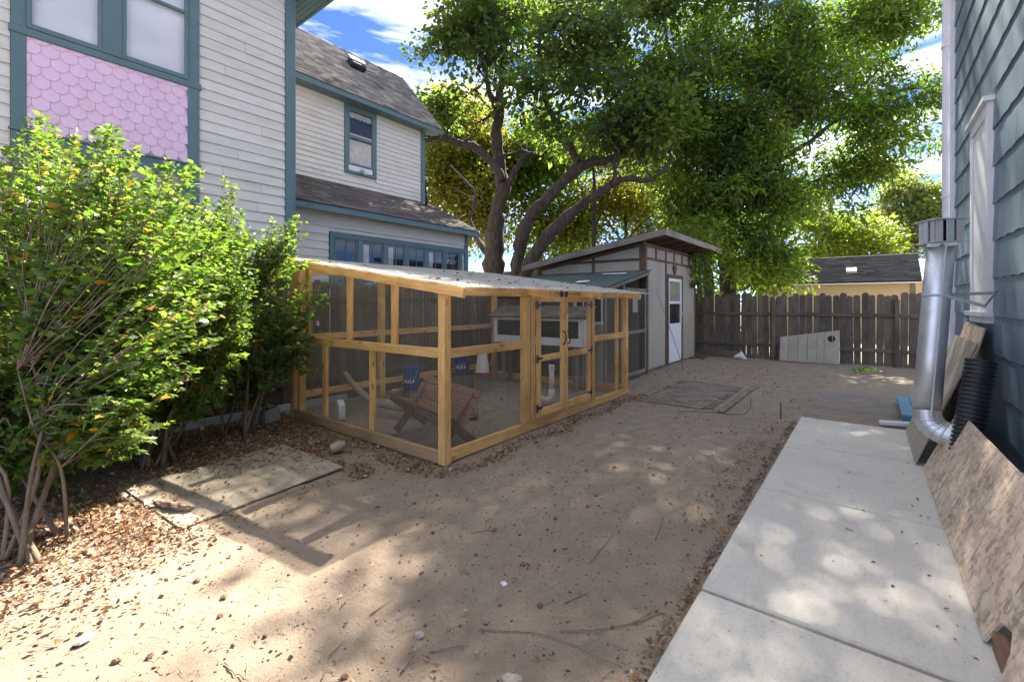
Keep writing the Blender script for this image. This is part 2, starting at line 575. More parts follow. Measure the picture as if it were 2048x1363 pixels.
def big_mesh(name, V, F, col=None):
    """V (n,3), F (m,k) numpy -> mesh with optional per-vertex colour"""
    me = bpy.data.meshes.new(name)
    n, m, k = len(V), len(F), F.shape[1]
    me.vertices.add(n)
    me.vertices.foreach_set('co', np.ascontiguousarray(V, np.float32).ravel())
    me.loops.add(m * k)
    me.loops.foreach_set('vertex_index', np.ascontiguousarray(F, np.int32).ravel())
    me.polygons.add(m)
    me.polygons.foreach_set('loop_start', np.arange(0, m * k, k, dtype=np.int32))
    me.polygons.foreach_set('loop_total', np.full(m, k, np.int32))
    me.update(calc_edges=True)
    if col is not None:
        ca = me.color_attributes.new('Col', 'FLOAT_COLOR', 'POINT')
        ca.data.foreach_set('color', np.hstack([col, np.ones((n, 1))]).astype(np.float32).ravel())
    return me
def unit(a):
    return a / np.maximum(np.linalg.norm(a, axis=-1, keepdims=True), 1e-9)
RHOMB = (np.array([[0, 0, 0], [.45, .30, .06], [1, 0, -.06], [.45, -.30, .06], [.5, 0, -.02]]), np.array([[0, 4, 1], [1, 4, 2], [2, 4, 3], [3, 4, 0]]))
CURL = (np.array([[0, 0, .10], [.40, .30, .20], [1, .05, .22], [.5, -.26, .16], [.5, 0, -.02]]), RHOMB[1])
QUAD = (np.array([[0, 0, 0], [.42, .30, .05], [1, 0, -.05], [.42, -.30, .05]]), np.array([[0, 3, 2, 1]]))
LOBED = (np.array([[0, 0, 0], [.12, .34, .05], [.36, .26, .03], [.52, .44, .02], [.68, .2, .0], [1.05, 0, -.12], [.68, -.2, .0], [.52, -.44, .02], [.36, -.26, .03], [.12, -.34, .05], [.4, 0, -.03]]),
         np.array([[10, i, i - 1] for i in range(1, 10)] + [[10, 0, 9]]))
NARROW = (np.array([[0, 0, 0], [.4, .17, .03], [1, 0, -.1], [.4, -.17, .03]]), np.array([[0, 3, 2, 1]]))
def leaves(name, pos, axis, size, cols, tmpl, mat, parent, up=None, kind='stuff'):
    T, F = tmpl
    n = len(pos)
    x = unit(axis)
    r = rng.normal(size=(n, 3)) * .55 + (np.array([0, 0, 1.0]) if up is None else up)
    y = unit(np.cross(r, x))
    z = np.cross(x, y)
    B = np.stack([x, y, z], 1)
    V = np.einsum('kc,ncd->nkd', T, B) * size[:, None, None] + pos[:, None, :]
    k = len(T)
    FF = (F[None] + (np.arange(n) * k)[:, None, None]).reshape(-1, F.shape[1])
    col = np.repeat(cols, k, 0)
    me = big_mesh(name, V.reshape(-1, 3), FF, col)
    o = link(name, me, mat, parent)
    if kind: o['kind'] = kind
    return o
def vnoise(x, y, s, seed=0):
    """value noise"""
    r = np.random.default_rng(seed).random((256, 256))
    X, Y = x * s, y * s
    xi, yi = np.floor(X).astype(int), np.floor(Y).astype(int)
    fx, fy = X - xi, Y - yi
    fx = fx * fx * (3 - 2 * fx); fy = fy * fy * (3 - 2 * fy)
    g = lambda a, c: r[a % 256, c % 256]
    return (g(xi, yi) * (1 - fx) + g(xi + 1, yi) * fx) * (1 - fy) + (g(xi, yi + 1) * (1 - fx) + g(xi + 1, yi + 1) * fx) * fy - .5
def ground_z(x, y):
    x, y = np.asarray(x, float), np.asarray(y, float)
    z = vnoise(x, y, .7, 1) * .045 + vnoise(x, y, 3., 2) * .014 + vnoise(x, y, 9., 3) * .008
    edge = np.clip((x + .72) / .12, 0, 1) * np.clip((7.3 - y) / .2, 0, 1)
    z = z * (1 - edge * .9) - edge * .015
    flat = np.clip(1 - np.maximum(np.abs(x + 2.2) / 1.0, np.abs(y - 8.1) / 1.6) ** 8, 0, 1)
    return z * (1 - .75 * flat) - .012 * flat

# ------------------------------------------------------------------ setting: ground, walk, pads
xs = np.concatenate([[-500, -220, -110, -60, -40, -26, -17, -12, -9, -7.6], np.arange(-7, 1.4, .045), [1.8, 2.6, 4, 7, 12, 20, 40, 80, 200, 500]])
ys = np.concatenate([[-300, -100, -30, -10, -4, -1.6], np.arange(-.8, 8, .045), np.arange(8, 15, .09), [15.6, 17, 20, 25, 32, 45, 70, 120, 240, 500]])
gx, gy = np.meshgrid(xs, ys, indexing='ij')
gz = ground_z(gx, gy)
nx, ny = gx.shape
ii = (np.arange(nx - 1)[:, None] * ny + np.arange(ny - 1)[None]).ravel()
gm = big_mesh('ground', np.stack([gx, gy, gz], -1).reshape(-1, 3), np.stack([ii, ii + ny, ii + ny + 1, ii + 1], -1))
gm.shade_smooth()
tag(link('ground', gm, m_ground), kind='structure')

walk = tag(link('walkway', None, None, None, Matrix.Translation((0, 3, 0))), kind='structure')
for a, c in ((-1.4, .88), (.88, 2.53), (2.53, 4.2), (4.2, 5.74), (5.74, 7.16)):
    dz = random.uniform(-.003, .003)
    box('slab', (-.70, a + .014, -.1), (.80, c - .014, .035 + dz), m_conc, walk, .011)
pad = tag(link('concrete_pad', None, None, None, Matrix.Translation((-.3, 8.9, 0))), kind='structure')
for a, c in ((8.0, 8.75), (8.77, 9.5)):
    box('slab', (-.75, a, -.1), (.345, c, .014), m_pad, pad, .008)

patio = tag(link('paver_patio', None, None, None, Matrix.Translation((-2.2, 8.1, 0))), kind='structure')
bm_ = boxmesh(.20, .095, .06, .006, m_brick)
for row in range(23):
    y = 6.98 + row * .101
    for k in range(6):
        x = -2.82 + k * .207 + (.1 if row % 2 else 0)
        if x > -1.84: continue
        mt = Matrix.Translation((x, y + random.uniform(-.006, .006), -.016 + random.uniform(-.006, .006))) @ Matrix.Rotation(random.uniform(-.04, .04), 4, 'Z') @ Matrix.Rotation(random.uniform(-.03, .03), 4, 'X')
        link('paver', bm_, m_brick, patio, mt)
for k in range(12):
    mt = Matrix.Translation((-1.64, 7.02 + k * .205, -.010 + random.uniform(-.004, .005))) @ Matrix.Rotation(R_(90) + random.uniform(-.03, .03), 4, 'Z')
    link('paver', bm_, m_brick, patio, mt)

# ------------------------------------------------------------------ the neighbouring clapboard house (left)
hs = thing('clapboard_house', (-9, 3, 0), 'cream clapboard house with teal trim and a pink scalloped panel', 'house')
XM = -7.6
box('wall_core', (-14, -4, 0), (XM - .02, 3.75, 6.83), m_cream, hs)
def clapboard(y0, y1, z, X, exp, parent, pro=.015):
    return prism('clapboard', [(X - .012, y0, z + exp + .012), (X - .012 + .005, y0, z + exp + .012), (X + pro, y0, z), (X - .012, y0, z)], (0, y1 - y0, 0), m_cream, parent)
z = .25
EXP = .152
while z < 6.7:
    j = random.uniform(-.002, .002)
    if random.random() < .3:
        yj = random.uniform(2.7, 3.3)
        clapboard(2.395, yj - .002, z, XM, EXP, hs); clapboard(yj + .002, 3.615, z + j, XM, EXP, hs, .022)
    else:
        clapboard(2.395, 3.615, z + j, XM, EXP, hs)
    clapboard(-4, .555, z + .03, XM, EXP, hs)
    z += EXP
box('corner_board', (XM - .02, 3.62, .2), (XM + .035, 3.785, 6.83), m_teal, hs)
box('corner_board', (XM - .02, .56, .2), (XM + .03, .68, 6.83), m_teal, hs)
box('corner_board', (XM - .02, 2.25, .2), (XM + .03, 2.39, 6.83), m_teal, hs)
box('sill_band', (XM - .02, .54, 4.60), (XM + .045, 2.41, 4.685), m_teal, hs, .006)
box('belt_band', (XM - .02, .69, 3.36), (XM + .028, 2.245, 3.50), m_teal, hs)
box('drip_cap', (XM - .02, .54, 3.50), (XM + .05, 2.41, 3.525), m_teal, hs)
box('pink_panel', (XM - .02, .68, 3.52), (XM + .002, 2.25, 4.60), m_pink, hs)
# hexagonal-butt shingles
sw, se = .158, .127
sh = None
for r in range(9):
    zb = 3.53 + r * se
    for k in range(-1, 11):
        yc = .68 + .04 + k * sw + (sw / 2 if r % 2 else 0) + sw / 2
        y0, y1 = max(yc - sw / 2 + .002, .682), min(yc + sw / 2 - .002, 2.248)
        if y1 - y0 < .03: continue
        ztop = min(zb + se + .07, 4.598)
        pts = []
        ch = .05
        for (yy, zz) in ((yc - sw / 2 + .002, zb + ch), (yc - .036, zb), (yc + .036, zb), (yc + sw / 2 - .002, zb + ch), (yc + sw / 2 - .002, ztop), (yc - sw / 2 + .002, ztop)):
            q = min(max(yy, y0), y1)
            pts.append((XM + .004 + .013 * (1 - (zz - zb) / (se + .07)) * 1.0, q, zz))
        prism('shingle', pts, (.007, 0, 0), m_pink, hs)
def sash_window(parent, y0, y1, z0, z1, X, mat, rail=None, muntin_v=0, muntin_h=0, blind_or_dark=None, depth=.05, fw=.04, curtain=False):
    """a framed sash at plane X, facing +x"""
    wd = box('window', (X - .012, y0, z0), (X + .012, y0 + fw, z1), mat, parent, .003)
    box('stile', (X - .012, y1 - fw, z0), (X + .012, y1, z1), mat, wd, .003)
    box('sash_rail', (X - .0115, y0 + fw, z0), (X + .0115, y1 - fw, z0 + fw * 1.25), mat, wd, .003)
    box('sash_rail', (X - .0115, y0 + fw, z1 - fw), (X + .0115, y1 - fw, z1), mat, wd, .003)
    if rail: box('meeting_rail', (X - .013, y0 + fw, rail - .022), (X + .02, y1 - fw, rail + .022), mat, wd, .003)
    for i in range(muntin_v):
        yy = y0 + fw + (y1 - y0 - 2 * fw) * (i + 1) / (muntin_v + 1)
        box('muntin', (X - .006, yy - .009, z0 + fw), (X + .009, yy + .009, z1 - fw), mat, wd, .002)
    for i in range(muntin_h):
        zz = z0 + fw + (z1 - z0 - 2 * fw) * (i + 1) / (muntin_h + 1)
        box('muntin', (X - .005, y0 + fw, zz - .009), (X + .008, y1 - fw, zz + .009), mat, wd, .002)
    prism('pane', [(X - .003, y0 + fw * .8, z0 + fw * .8), (X - .003, y1 - fw * .8, z0 + fw * .8), (X - .003, y1 - fw * .8, z1 - fw * .8), (X - .003, y0 + fw * .8, z1 - fw * .8)], (.003, 0, 0), m_glass, wd)
    prism('blind_or_dark' if blind_or_dark else 'dark_back', [(X - depth, y0 + .005, z0 + .005), (X - depth, y1 - .005, z0 + .005), (X - depth, y1 - .005, z1 - .005), (X - depth, y0 + .005, z1 - .005)], (-.006, 0, 0), blind_or_dark or m_dark, wd)  # flat sheet behind the pane; near-black ones stand in for the unlit room
    return wd
# cut-like opening: the casing stands proud of the core, the sash sits back in it
for y0, y1 in ((.68, 1.335), (1.525, 2.25)):
    sash_window(hs, y0, y1, 4.69, 6.45, XM + .035, m_teal, 5.62, blind_or_dark=m_blind, depth=.045, fw=.045)
box('mullion', (XM - .02, 1.335, 4.685), (XM + .055, 1.525, 6.5), m_teal, hs)
box('head_casing', (XM - .02, .68, 6.45), (XM + .055, 2.25, 6.6), m_teal, hs)
for y0, y1 in ((.69, 1.34), (1.53, 2.245)):
    sash_window(hs, y0, y1, 1.45, 3.36, XM + .02, m_teal, 2.4, blind_or_dark=m_curtain, depth=.03, fw=.05)
box('mullion', (XM - .02, 1.34, 1.4), (XM + .04, 1.53, 3.36), m_teal, hs)
box('wall_panel', (XM - .02, .69, .25), (XM + .01, 2.245, 1.44), m_cream, hs)
# main eave (boarded soffit)
for k in range(6):
    box('soffit_board', (-14, 3.80 + k * .083, 6.83), (-6.98, 3.875 + k * .083, 6.85), m_teal, hs)
for k in range(6):
    box('soffit_board', (XM + .05 + k * .1, -4.2, 6.832), (XM + .142 + k * .1, 3.79, 6.85), m_teal, hs)
box('fascia', (-14, 4.30, 6.80), (-6.95, 4.335, 6.98), m_teal, hs)
box('fascia', (-6.98, -4.3, 6.80), (-6.945, 4.30, 6.98), m_teal, hs)
prism('roof', [(-6.9, 4.36, 6.98), (-14, 4.36, 6.98), (-14, .2, 10.0), (-10.8, .2, 10.0)], (0, 0, .06), m_brown, hs)
prism('roof', [(-6.9, 4.37, 6.98), (-10.8, .2, 10.0), (-10.8, -4.4, 10.0), (-6.9, -4.4, 6.98)], (0, 0, .06), m_brown, hs)

# shingled roof surface as joined tabs
def roof_tabs(name, a, b_, c, d, exposure, tab, parent, cols, thick=.012, lift=.008):
    """a-b along the eave, d-c along the ridge (a,d same side)"""
    a, b_, c, d = (np.array(p, float) for p in (a, b_, c, d))
    H = np.linalg.norm(d - a)
    n = int(H / exposure) + 1
    nm = unit(np.cross(b_ - a, d - a))
    if nm[2] < 0: nm = -nm
    V, F, K = [], [], []
    for r in range(n):
        s0, s1 = r / n, min(1.0, (r + 1.35) / n)
        L0, R0 = a + (d - a) * s0, b_ + (c - b_) * s0
        L1, R1 = a + (d - a) * s1, b_ + (c - b_) * s1
        w_ = np.linalg.norm(R0 - L0)
        q = rng.uniform(0, tab)
        e = [0.0]
        while q < w_ - .02:
            e.append(q); q += tab * rng.uniform(.7, 1.3)
        e.append(w_)
        for i in range(len(e) - 1):
            g = .0025
            f0, f1 = (e[i] + g) / w_, (e[i + 1] - g) / w_
            jz = rng.uniform(0, .004)
            p0 = L0 + (R0 - L0) * f0 + nm * (lift + thick + jz); p1 = L0 + (R0 - L0) * f1 + nm * (lift + thick + jz)
            p2 = L1 + (R1 - L1) * f1 + nm * lift * .3; p3 = L1 + (R1 - L1) * f0 + nm * lift * .3
            p4 = p0 - nm * thick; p5 = p1 - nm * thick
            o = len(V)
            V += [p0, p1, p2, p3, p4, p5]
            F += [[o, o + 1, o + 2, o + 3], [o + 4, o + 5, o + 1, o]]
            cc = np.array(cols[rng.integers(len(cols))]) * rng.uniform(.75, 1.2)
            K += [cc] * 6
    o = link(name, big_mesh(name, np.array(V), np.array(F), np.array(K)), m_shingle, parent)
    o['kind'] = 'stuff'
    return o
GREYS = [(.26, .24, .21), (.31, .285, .245), (.21, .195, .175), (.36, .33, .28)]
# wing, upper storey
XW = -9.6
box('wall_core', (-12.4, 3.72, 2.0), (XW - .02, 8.34, 6.4), m_cream, hs)
prism('gable', [(-12.4, 8.2, 6.4), (XW - .02, 8.2, 6.4), (-11, 8.2, 8.1)], (0, .13, 0), m_cream, hs)
z = 4.05
while z < 6.2:
    if z > 4.5:
        clapboard(3.7, 5.935, z, XW, .114, hs, .016)
        clapboard(6.815, 8.235, z, XW, .114, hs, .016)
    else:
        yj = random.uniform(4.6, 7.6)
        clapboard(3.7, yj - .002, z, XW, .114, hs, .016)
        clapboard(yj + .002, 8.235, z, XW, .114, hs, .017)
    z += .114
box('frieze', (XW - .02, 3.7, 6.19), (XW + .022, 8.235, 6.42), m_cream, hs)
box('corner_board', (XW - .02, 8.24, 4.0), (XW + .03, 8.37, 6.42), m_teal, hs)
cas = box('window_casing', (XW - .02, 5.94, 4.60), (XW + .035, 6.03, 6.2), m_teal, hs)
box('casing_side', (XW - .02, 6.72, 4.60), (XW + .035, 6.81, 6.2), m_teal, cas)
box('casing_head', (XW - .02, 6.03, 6.10), (XW + .036, 6.72, 6.2), m_teal, cas)
box('casing_sill', (XW - .02, 6.03, 4.60), (XW + .05, 6.72, 4.66), m_teal, cas)
wd = sash_window(hs, 6.03, 6.72, 4.80, 6.10, XW + .022, m_teal, 5.45, muntin_h=0, blind_or_dark=m_dark, depth=.035, fw=.035)
for (za, zb) in ((4.84, 5.40), (5.92, 6.05)):
    vs, fs = [], []
    for i in range(41):
        yy = 6.07 + .61 * i / 40
        xx = XW + .002 + .006 * math.sin(i * 1.35) + .002 * math.sin(i * 3.1)
        vs += [(xx, yy, za + .012 * math.sin(i * .9)), (xx, yy, zb)]
        if i: fs.append([2 * i - 2, 2 * i, 2 * i + 1, 2 * i - 1])
    link('curtain', mesh('curtain', vs, fs, True), m_curtain, wd)
box('curtain', (XW + .001, 6.07, 5.50), (XW + .006, 6.68, 5.55), m_curtain, wd)
box('sill_paper', (XW - .02, 6.05, 4.67), (XW + .02, 6.70, 4.795), m_white, hs)
tube('bracket', [(XW + .03, 6.38, 4.72), (XW + .12, 6.40, 4.70), (XW + .14, 6.42, 4.60)], [.035, .04, .03], m_whitepl, hs)
# wing roof
slope = Vector((-11, 0, 8.3)) - Vector((-9.25, 0, 6.33))
prism('roof_deck', [(-9.25, 3.7, 6.29), (-11, 3.7, 8.26), (-12.75, 3.7, 6.29), (-12.75, 3.7, 6.20), (-11, 3.7, 8.15), (-9.25, 3.7, 6.20)], (0, 4.98, 0), m_teal, hs)
roof_tabs('roof_shingles', (-9.21, 3.7, 6.28), (-9.21, 8.72, 6.28), (-11, 8.72, 8.295), (-11, 3.7, 8.295), .125, .26, hs, GREYS)
box('fascia', (-9.255, 3.7, 6.17), (-9.225, 8.70, 6.29), m_teal, hs)
box('soffit', (-9.6, 3.7, 6.195), (-9.26, 8.66, 6.21), m_teal, hs)
vt = Vector((-10.35, 6.72, 7.56))
u_ = slope.normalized()
q = Matrix((Vector((0, 1, 0)), u_, Vector((0, 1, 0)).cross(u_) * -1 if Vector((0, 1, 0)).cross(u_).z < 0 else Vector((0, 1, 0)).cross(u_))).transposed().to_4x4()
q.translation = vt
vn = link('roof_vent', boxmesh(.42, .30, .16, .03, m_black), m_black, hs, q @ Matrix.Translation((0, 0, .09)))
link('vent_hood', boxmesh(.46, .20, .03, .008, m_galvflat), m_galvflat, vn, q @ Matrix.Translation((0, .08, .185)))
# sunroom
XS = -8.4
box('wall_core', (-11.5, 3.74, 0), (XS - .02, 8.80, 3.4), m_cream, hs)
z = .2
while z < 3.3:
    if z > 2.95: clapboard(3.79, 8.71, z, XS, .15, hs)
    else: clapboard(3.79, 4.86, z, XS, .15, hs)
    if z < 1.8: clapboard(4.86, 8.71, z, XS, .15, hs)
    z += .15
box('corner_board', (XS - .02, 8.71, .2), (XS + .03, 8.83, 3.36), m_teal, hs)
box('head_casing', (XS - .02, 4.87, 2.85), (XS + .04, 8.70, 2.965), m_teal, hs)
box('sill', (XS - .02, 4.86, 1.82), (XS + .07, 8.70, 1.90), m_teal, hs)
edges = [4.98, 5.60, 6.235, 6.82, 7.42, 8.02, 8.60]
box('mullion', (XS - .02, 4.87, 1.90), (XS + .035, 4.97, 2.85), m_teal, hs)
for i in range(6):
    a, c = edges[i], edges[i + 1] - .10
    wd = sash_window(hs, a, c, 1.90, 2.85, XS + .008, m_teal, None, 1, 1, blind_or_dark=m_dark, depth=.16 if False else .026, fw=.035)
    box('mullion', (XS - .02, c + .005, 1.90), (XS + .035, edges[i + 1] - .005, 2.85), m_teal, hs)
    if i in (1, 2, 4):
        box('curtain', (XS - .013, a + .05, 2.2 + .05 * i), (XS - .01, a + .05 + .14, 2.78), m_curtain, wd)
prism('roof_deck', [(-8.08, 3.76, 3.36), (-8.08, 8.98, 3.36), (-9.62, 8.42, 4.25), (-9.62, 3.76, 4.25)], (0, 0, .05), m_teal, hs)
prism('roof_deck', [(-8.08, 8.98, 3.36), (-11.5, 8.98, 3.36), (-11.5, 8.42, 4.25), (-9.62, 8.42, 4.25)], (0, 0, .05), m_brown, hs)
roof_tabs('roof_shingles', (-8.05, 3.78, 3.405), (-8.05, 9.0, 3.405), (-9.6, 8.42, 4.30), (-9.6, 3.78, 4.30), .13, .27, hs, [(.16, .135, .12), (.13, .11, .10), (.19, .165, .145)])
box('fascia', (-8.10, 3.79, 3.28), (-8.065, 8.97, 3.385), m_teal, hs)
box('soffit', (-8.4, 3.79, 3.345), (-8.10, 8.9, 3.36), m_teal, hs)
tube('vent_pipe', [(-9.3, 8.18, 4.1), (-9.3, 8.18, 4.62)], .035, m_black, hs)
# small low building beyond the sunroom
lb = thing('outbuilding', (-12, 16, 0), 'low dark roofed outbuilding behind the tree trunks beyond the sunroom', 'outbuilding')
box('wall', (-14.5, 14.5, 0), (-10.5, 17, 2.0), m_shedw, lb)
prism('roof', [(-14.8, 14.2, 1.95), (-10.2, 14.2, 1.95), (-10.2, 15.7, 2.85), (-14.8, 15.7, 2.85)], (0, 0, .08), m_brown, lb)

# ------------------------------------------------------------------ side fence behind shrubs and run
FX = -6.58
def dogear(wd_, h, th, mat):
    key = ('dog', round(wd_, 3), round(h, 3), mat.name)
    if key not in CACHE:
        c = wd_ * .28
        o = [(-wd_ / 2, 0), (wd_ / 2, 0), (wd_ / 2, h - c), (wd_ / 2 - c, h), (-wd_ / 2 + c, h), (-wd_ / 2, h - c)]
        vs = [(z, x, -th / 2) for x, z in o] + [(z, x, th / 2) for x, z in o]
        n = 6
        fs = [[5, 4, 3, 2, 1, 0], [6, 7, 8, 9, 10, 11]] + [[i, (i + 1) % n, n + (i + 1) % n, n + i] for i in range(n)]
        me = mesh('picket', vs, fs)
        me.materials.append(mat)
        CACHE[key] = me
    return CACHE[key]
fs1 = thing('side_fence', (FX, 4, 0), 'old grey board fence behind the shrubs and along the wire run', 'fence')
UPX = Matrix(((0, 0, 1), (0, 1, 0), (1, 0, 0))).to_4x4()   # local x -> world z
y = -1.5
while y < 9.7:
    mt = Matrix.Translation((FX + random.uniform(-.004, .004), y, .02)) @ Matrix.Rotation(random.uniform(-.008, .008), 4, 'X') @ UPX
    link('plank', dogear(.138, random.choice((1.82, 1.85, 1.87)), .018, m_fence), m_fence, fs1, mt)
    y += .146
for z in (.35, .98, 1.55):
    box('fence_rail', (FX + .012, -1.5, z), (FX + .05, 9.7, z + .088), m_fence, fs1)
for k in range(5):
    box('base_strip', (FX + .055, -1.4 + k * 1.1, 0.0), (FX + .075, -.32 + k * 1.1, .11), m_galvflat, fs1)
# ------------------------------------------------------------------ chicken run
X0, X1, Y0, Y1 = -6.12, -3.2, 3.0, 7.27
def rz(x): return 1.69 + (-2.88 - x) * .138
run = thing('chicken_run', (-4.6, 5, 0), 'new pine framed chicken run with wire mesh and clear corrugated roof', 'chicken run')
PW = .089
def post(x, y, top, sx=PW, sy=PW, z0=.0): return beam('post', (x, y, z0), (x, y, top), sx, sy, m_pine, run)
# near face (y=Y0)
beam('sill_beam', (X0, Y0 + .02, .07), (X1 - .045, Y0 + .02, .07), .04, .12, m_stained, run)
post(X1, Y0 + .045, rz(X1) - .10)
post(X0 + .03, Y0 + .04, rz(X0) - .10)
post(X0 + .20, Y0 + .045, rz(X0) - .12, .04, .089)
for x in (-5.34, -4.35): beam('stud', (x, Y0 + .045, .131), (x, Y0 + .045, 1.018), .085, .04, m_pine, run)
for x in (-5.75, -4.80, -3.96): beam('stud', (x, Y0 + .045, 1.112), (x, Y0 + .045, rz(x) - .10), .085, .04, m_pine, run)
beam('mid_rail', (X0 + .08, Y0 + .022, 1.065), (X1 - .046, Y0 + .022, 1.065), .04, .092, m_pine, run)
beam('rafter', (X0 - .16, Y0 - .012, rz(X0 - .16) - .052), (-2.88, Y0 - .012, rz(-2.88) - .052), .04, .092, m_pine, run)
# front face (x=X1)
beam('sill_beam', (X1, Y0 + .092, .07), (X1, 5.13, .07), .04, .115, m_pine, run)
beam('sill_beam', (X1, 5.135, .07), (X1, Y1, .07), .04, .113, m_pine, run)
for yy, hw in ((4.36, .089), (4.47, .089), (5.99, .089), (6.86, .04), (7.18, .089)):
    post(X1 - .01, yy, 1.62, .089 if hw > .05 else .05, hw, .128)
beam('top_plate', (X1 - .01, Y0 + .10, 1.665), (X1 - .01, 7.26, 1.665), .04, .088, m_pine, run)
beam('mid_rail', (X1 + .012, Y0 + .092, 1.06), (X1 + .012, 4.425, 1.06), .04, .09, m_pine, run)
beam('mid_rail', (X1 + .012, 5.96, 1.02), (X1 + .012, 7.25, 1.02), .04, .09, m_pine, run)
beam('door_header', (X1 + .016, 4.43, 1.60), (X1 + .016, 5.95, 1.60), .038, .085, m_pine, run)
for yy in (4.42, 5.68, 7.10):
    beam('rafter', (X0 - .10, yy, rz(X0 - .10) - .052), (-2.90, yy, rz(-2.9) - .052), .04, .09, m_pine, run)
# fence side and back
for yy in (4.42, 5.70, 7.20): post(X0 + .03, yy, rz(X0) - .11)
beam('mid_rail', (X0 + .05, 3.1, 1.075), (X0 + .05, 7.15, 1.075), .04, .09, m_pine, run)
beam('bottom_rail', (X0 + .05, 3.1, .30), (X0 + .05, 7.15, .30), .04, .09, m_pine, run)
beam('top_plate', (X0 + .05, 3.1, rz(X0) - .15), (X0 + .05, 7.15, rz(X0) - .15), .04, .09, m_pine, run)
for x in (-5.2, -4.2): post(x, Y1 - .04, rz(x) - .10, .04, .089)
beam('bottom_rail', (X0 + .08, Y1 - .03, .08), (X1 - .06, Y1 - .03, .08), .04, .12, m_pine, run)
# doors
def coop_door(ya, yb, hinge_y, hy):
    xd = X1 + .042
    wst = .072
    d = beam('door', (xd, ya + wst / 2, .16), (xd, ya + wst / 2, 1.625), .036, wst, m_pine, run)
    beam('door_stile', (xd, yb - wst / 2, .16), (xd, yb - wst / 2, 1.625), .036, wst, m_pine, d)
    for za, zb in ((.16, .25), (.83, .905), (1.56, 1.624)):
        beam('door_rail', (xd, ya + wst, (za + zb) / 2), (xd, yb - wst, (za + zb) / 2), .034, zb - za, m_pine, d)
    for zz in (.27, .87, 1.52):
        s = 1 if hinge_y < (ya + yb) / 2 else -1
        prism('hinge', [(xd + .019, hinge_y - s * .03, zz - .05), (xd + .019, hinge_y - s * .03, zz + .05), (xd + .019, hinge_y, zz + .05), (xd + .019, hinge_y + s * .004, zz + .018), (xd + .019, hinge_y + s * .10, zz + .008), (xd + .019, hinge_y + s * .10, zz - .008), (xd + .019, hinge_y + s * .004, zz - .018), (xd + .019, hinge_y, zz - .05)], (.006, 0, 0), m_black, d)
    pts = [(xd + .018, hy, 1.18), (xd + .045, hy, 1.165), (xd + .06, hy, 1.125), (xd + .06, hy, 1.06), (xd + .045, hy, 1.02), (xd + .018, hy, 1.005)]
    tube('handle', pts, [.011, .008, .008, .008, .008, .011], m_black, d, 8)
    return d
d1 = coop_door(4.53, 5.15, 4.525, 5.11)
d2 = coop_door(5.165, 5.86, 5.865, 5.22)
for yy in (5.09, 5.21):
    box('bolt_plate', (X1 + .038, yy - .02, 1.625), (X1 + .062, yy + .02, 1.70), m_black, run)
tube('bolt_rod', [(X1 + .06, 4.9, 1.668), (X1 + .06, 5.55, 1.668)], .005, m_black, run, 6)
# wire cloth
def wire_geo(O, U, Vv, lu, h0, h1, sp=.021, r=.0009):
    """vertical wires along z between h0(u) and h1(u), horizontals across"""
    O, U = np.array(O, float), np.array(U, float)
    Nn = np.cross(U, [0, 0, 1.0])
    tri = [(math.cos(a) * r, math.sin(a) * r) for a in (0, 2.1, 4.2)]
    V, F = [], []
    def wire(p, q_):
        d = unit((q_ - p)[None])[0]
        s = unit(np.cross(d, Nn)[None])[0]
        o = len(V)
        for e in (p, q_):
            for a, c in tri: V.append(e + s * a + Nn * c)
        for i in range(3):
            j = (i + 1) % 3
            F.append([o + i, o + j, o + 3 + j, o + 3 + i])
    for k in range(int(lu / sp) + 1):
        u = k * sp
        wire(O + U * u + [0, 0, h0], O + U * u + [0, 0, h1(u)])
    hm = max(h1(0), h1(lu))
    for k in range(int((hm - h0) / sp) + 1):
        zz = h0 + k * sp
        # span where h1(u) >= zz
        if h1(0) >= zz and h1(lu) >= zz: a, c = 0, lu
        elif h1(0) >= zz: a, c = 0, lu * (h1(0) - zz) / (h1(0) - h1(lu))
        else: a, c = lu * (zz - h1(0)) / (h1(lu) - h1(0)), lu
        if c - a > .02: wire(O + U * a + [0, 0, zz], O + U * c + [0, 0, zz])
    return big_mesh('wire_mesh', np.array(V), np.array(F))
def wires(parent, *a, **k):
    o = link('wire_mesh', wire_geo(*a, **k), m_wire, parent)
    o['kind'] = 'stuff'
wires(run, (X0 + .05, Y0 + .072, 0), (1, 0, 0), None, X1 - X0 - .1, .1, lambda u: rz(X0 + .05 + u) - .11)
wires(run, (X1 - .035, 3.1, 0), (0, 1, 0), None, 1.25, .1, lambda u: 1.63)
wires(run, (X1 - .035, 6.02, 0), (0, 1, 0), None, 1.16, .1, lambda u: 1.63)
wires(d1, (X1 + .022, 4.56, 0), (0, 1, 0), None, .56, .2, lambda u: 1.6)
wires(d2, (X1 + .022, 5.19, 0), (0, 1, 0), None, .64, .2, lambda u: 1.6)
wires(run, (X0 - .02, 3.1, 0), (0, 1, 0), None, 4.1, .1, lambda u: rz(X0) - .12, sp=.0254)
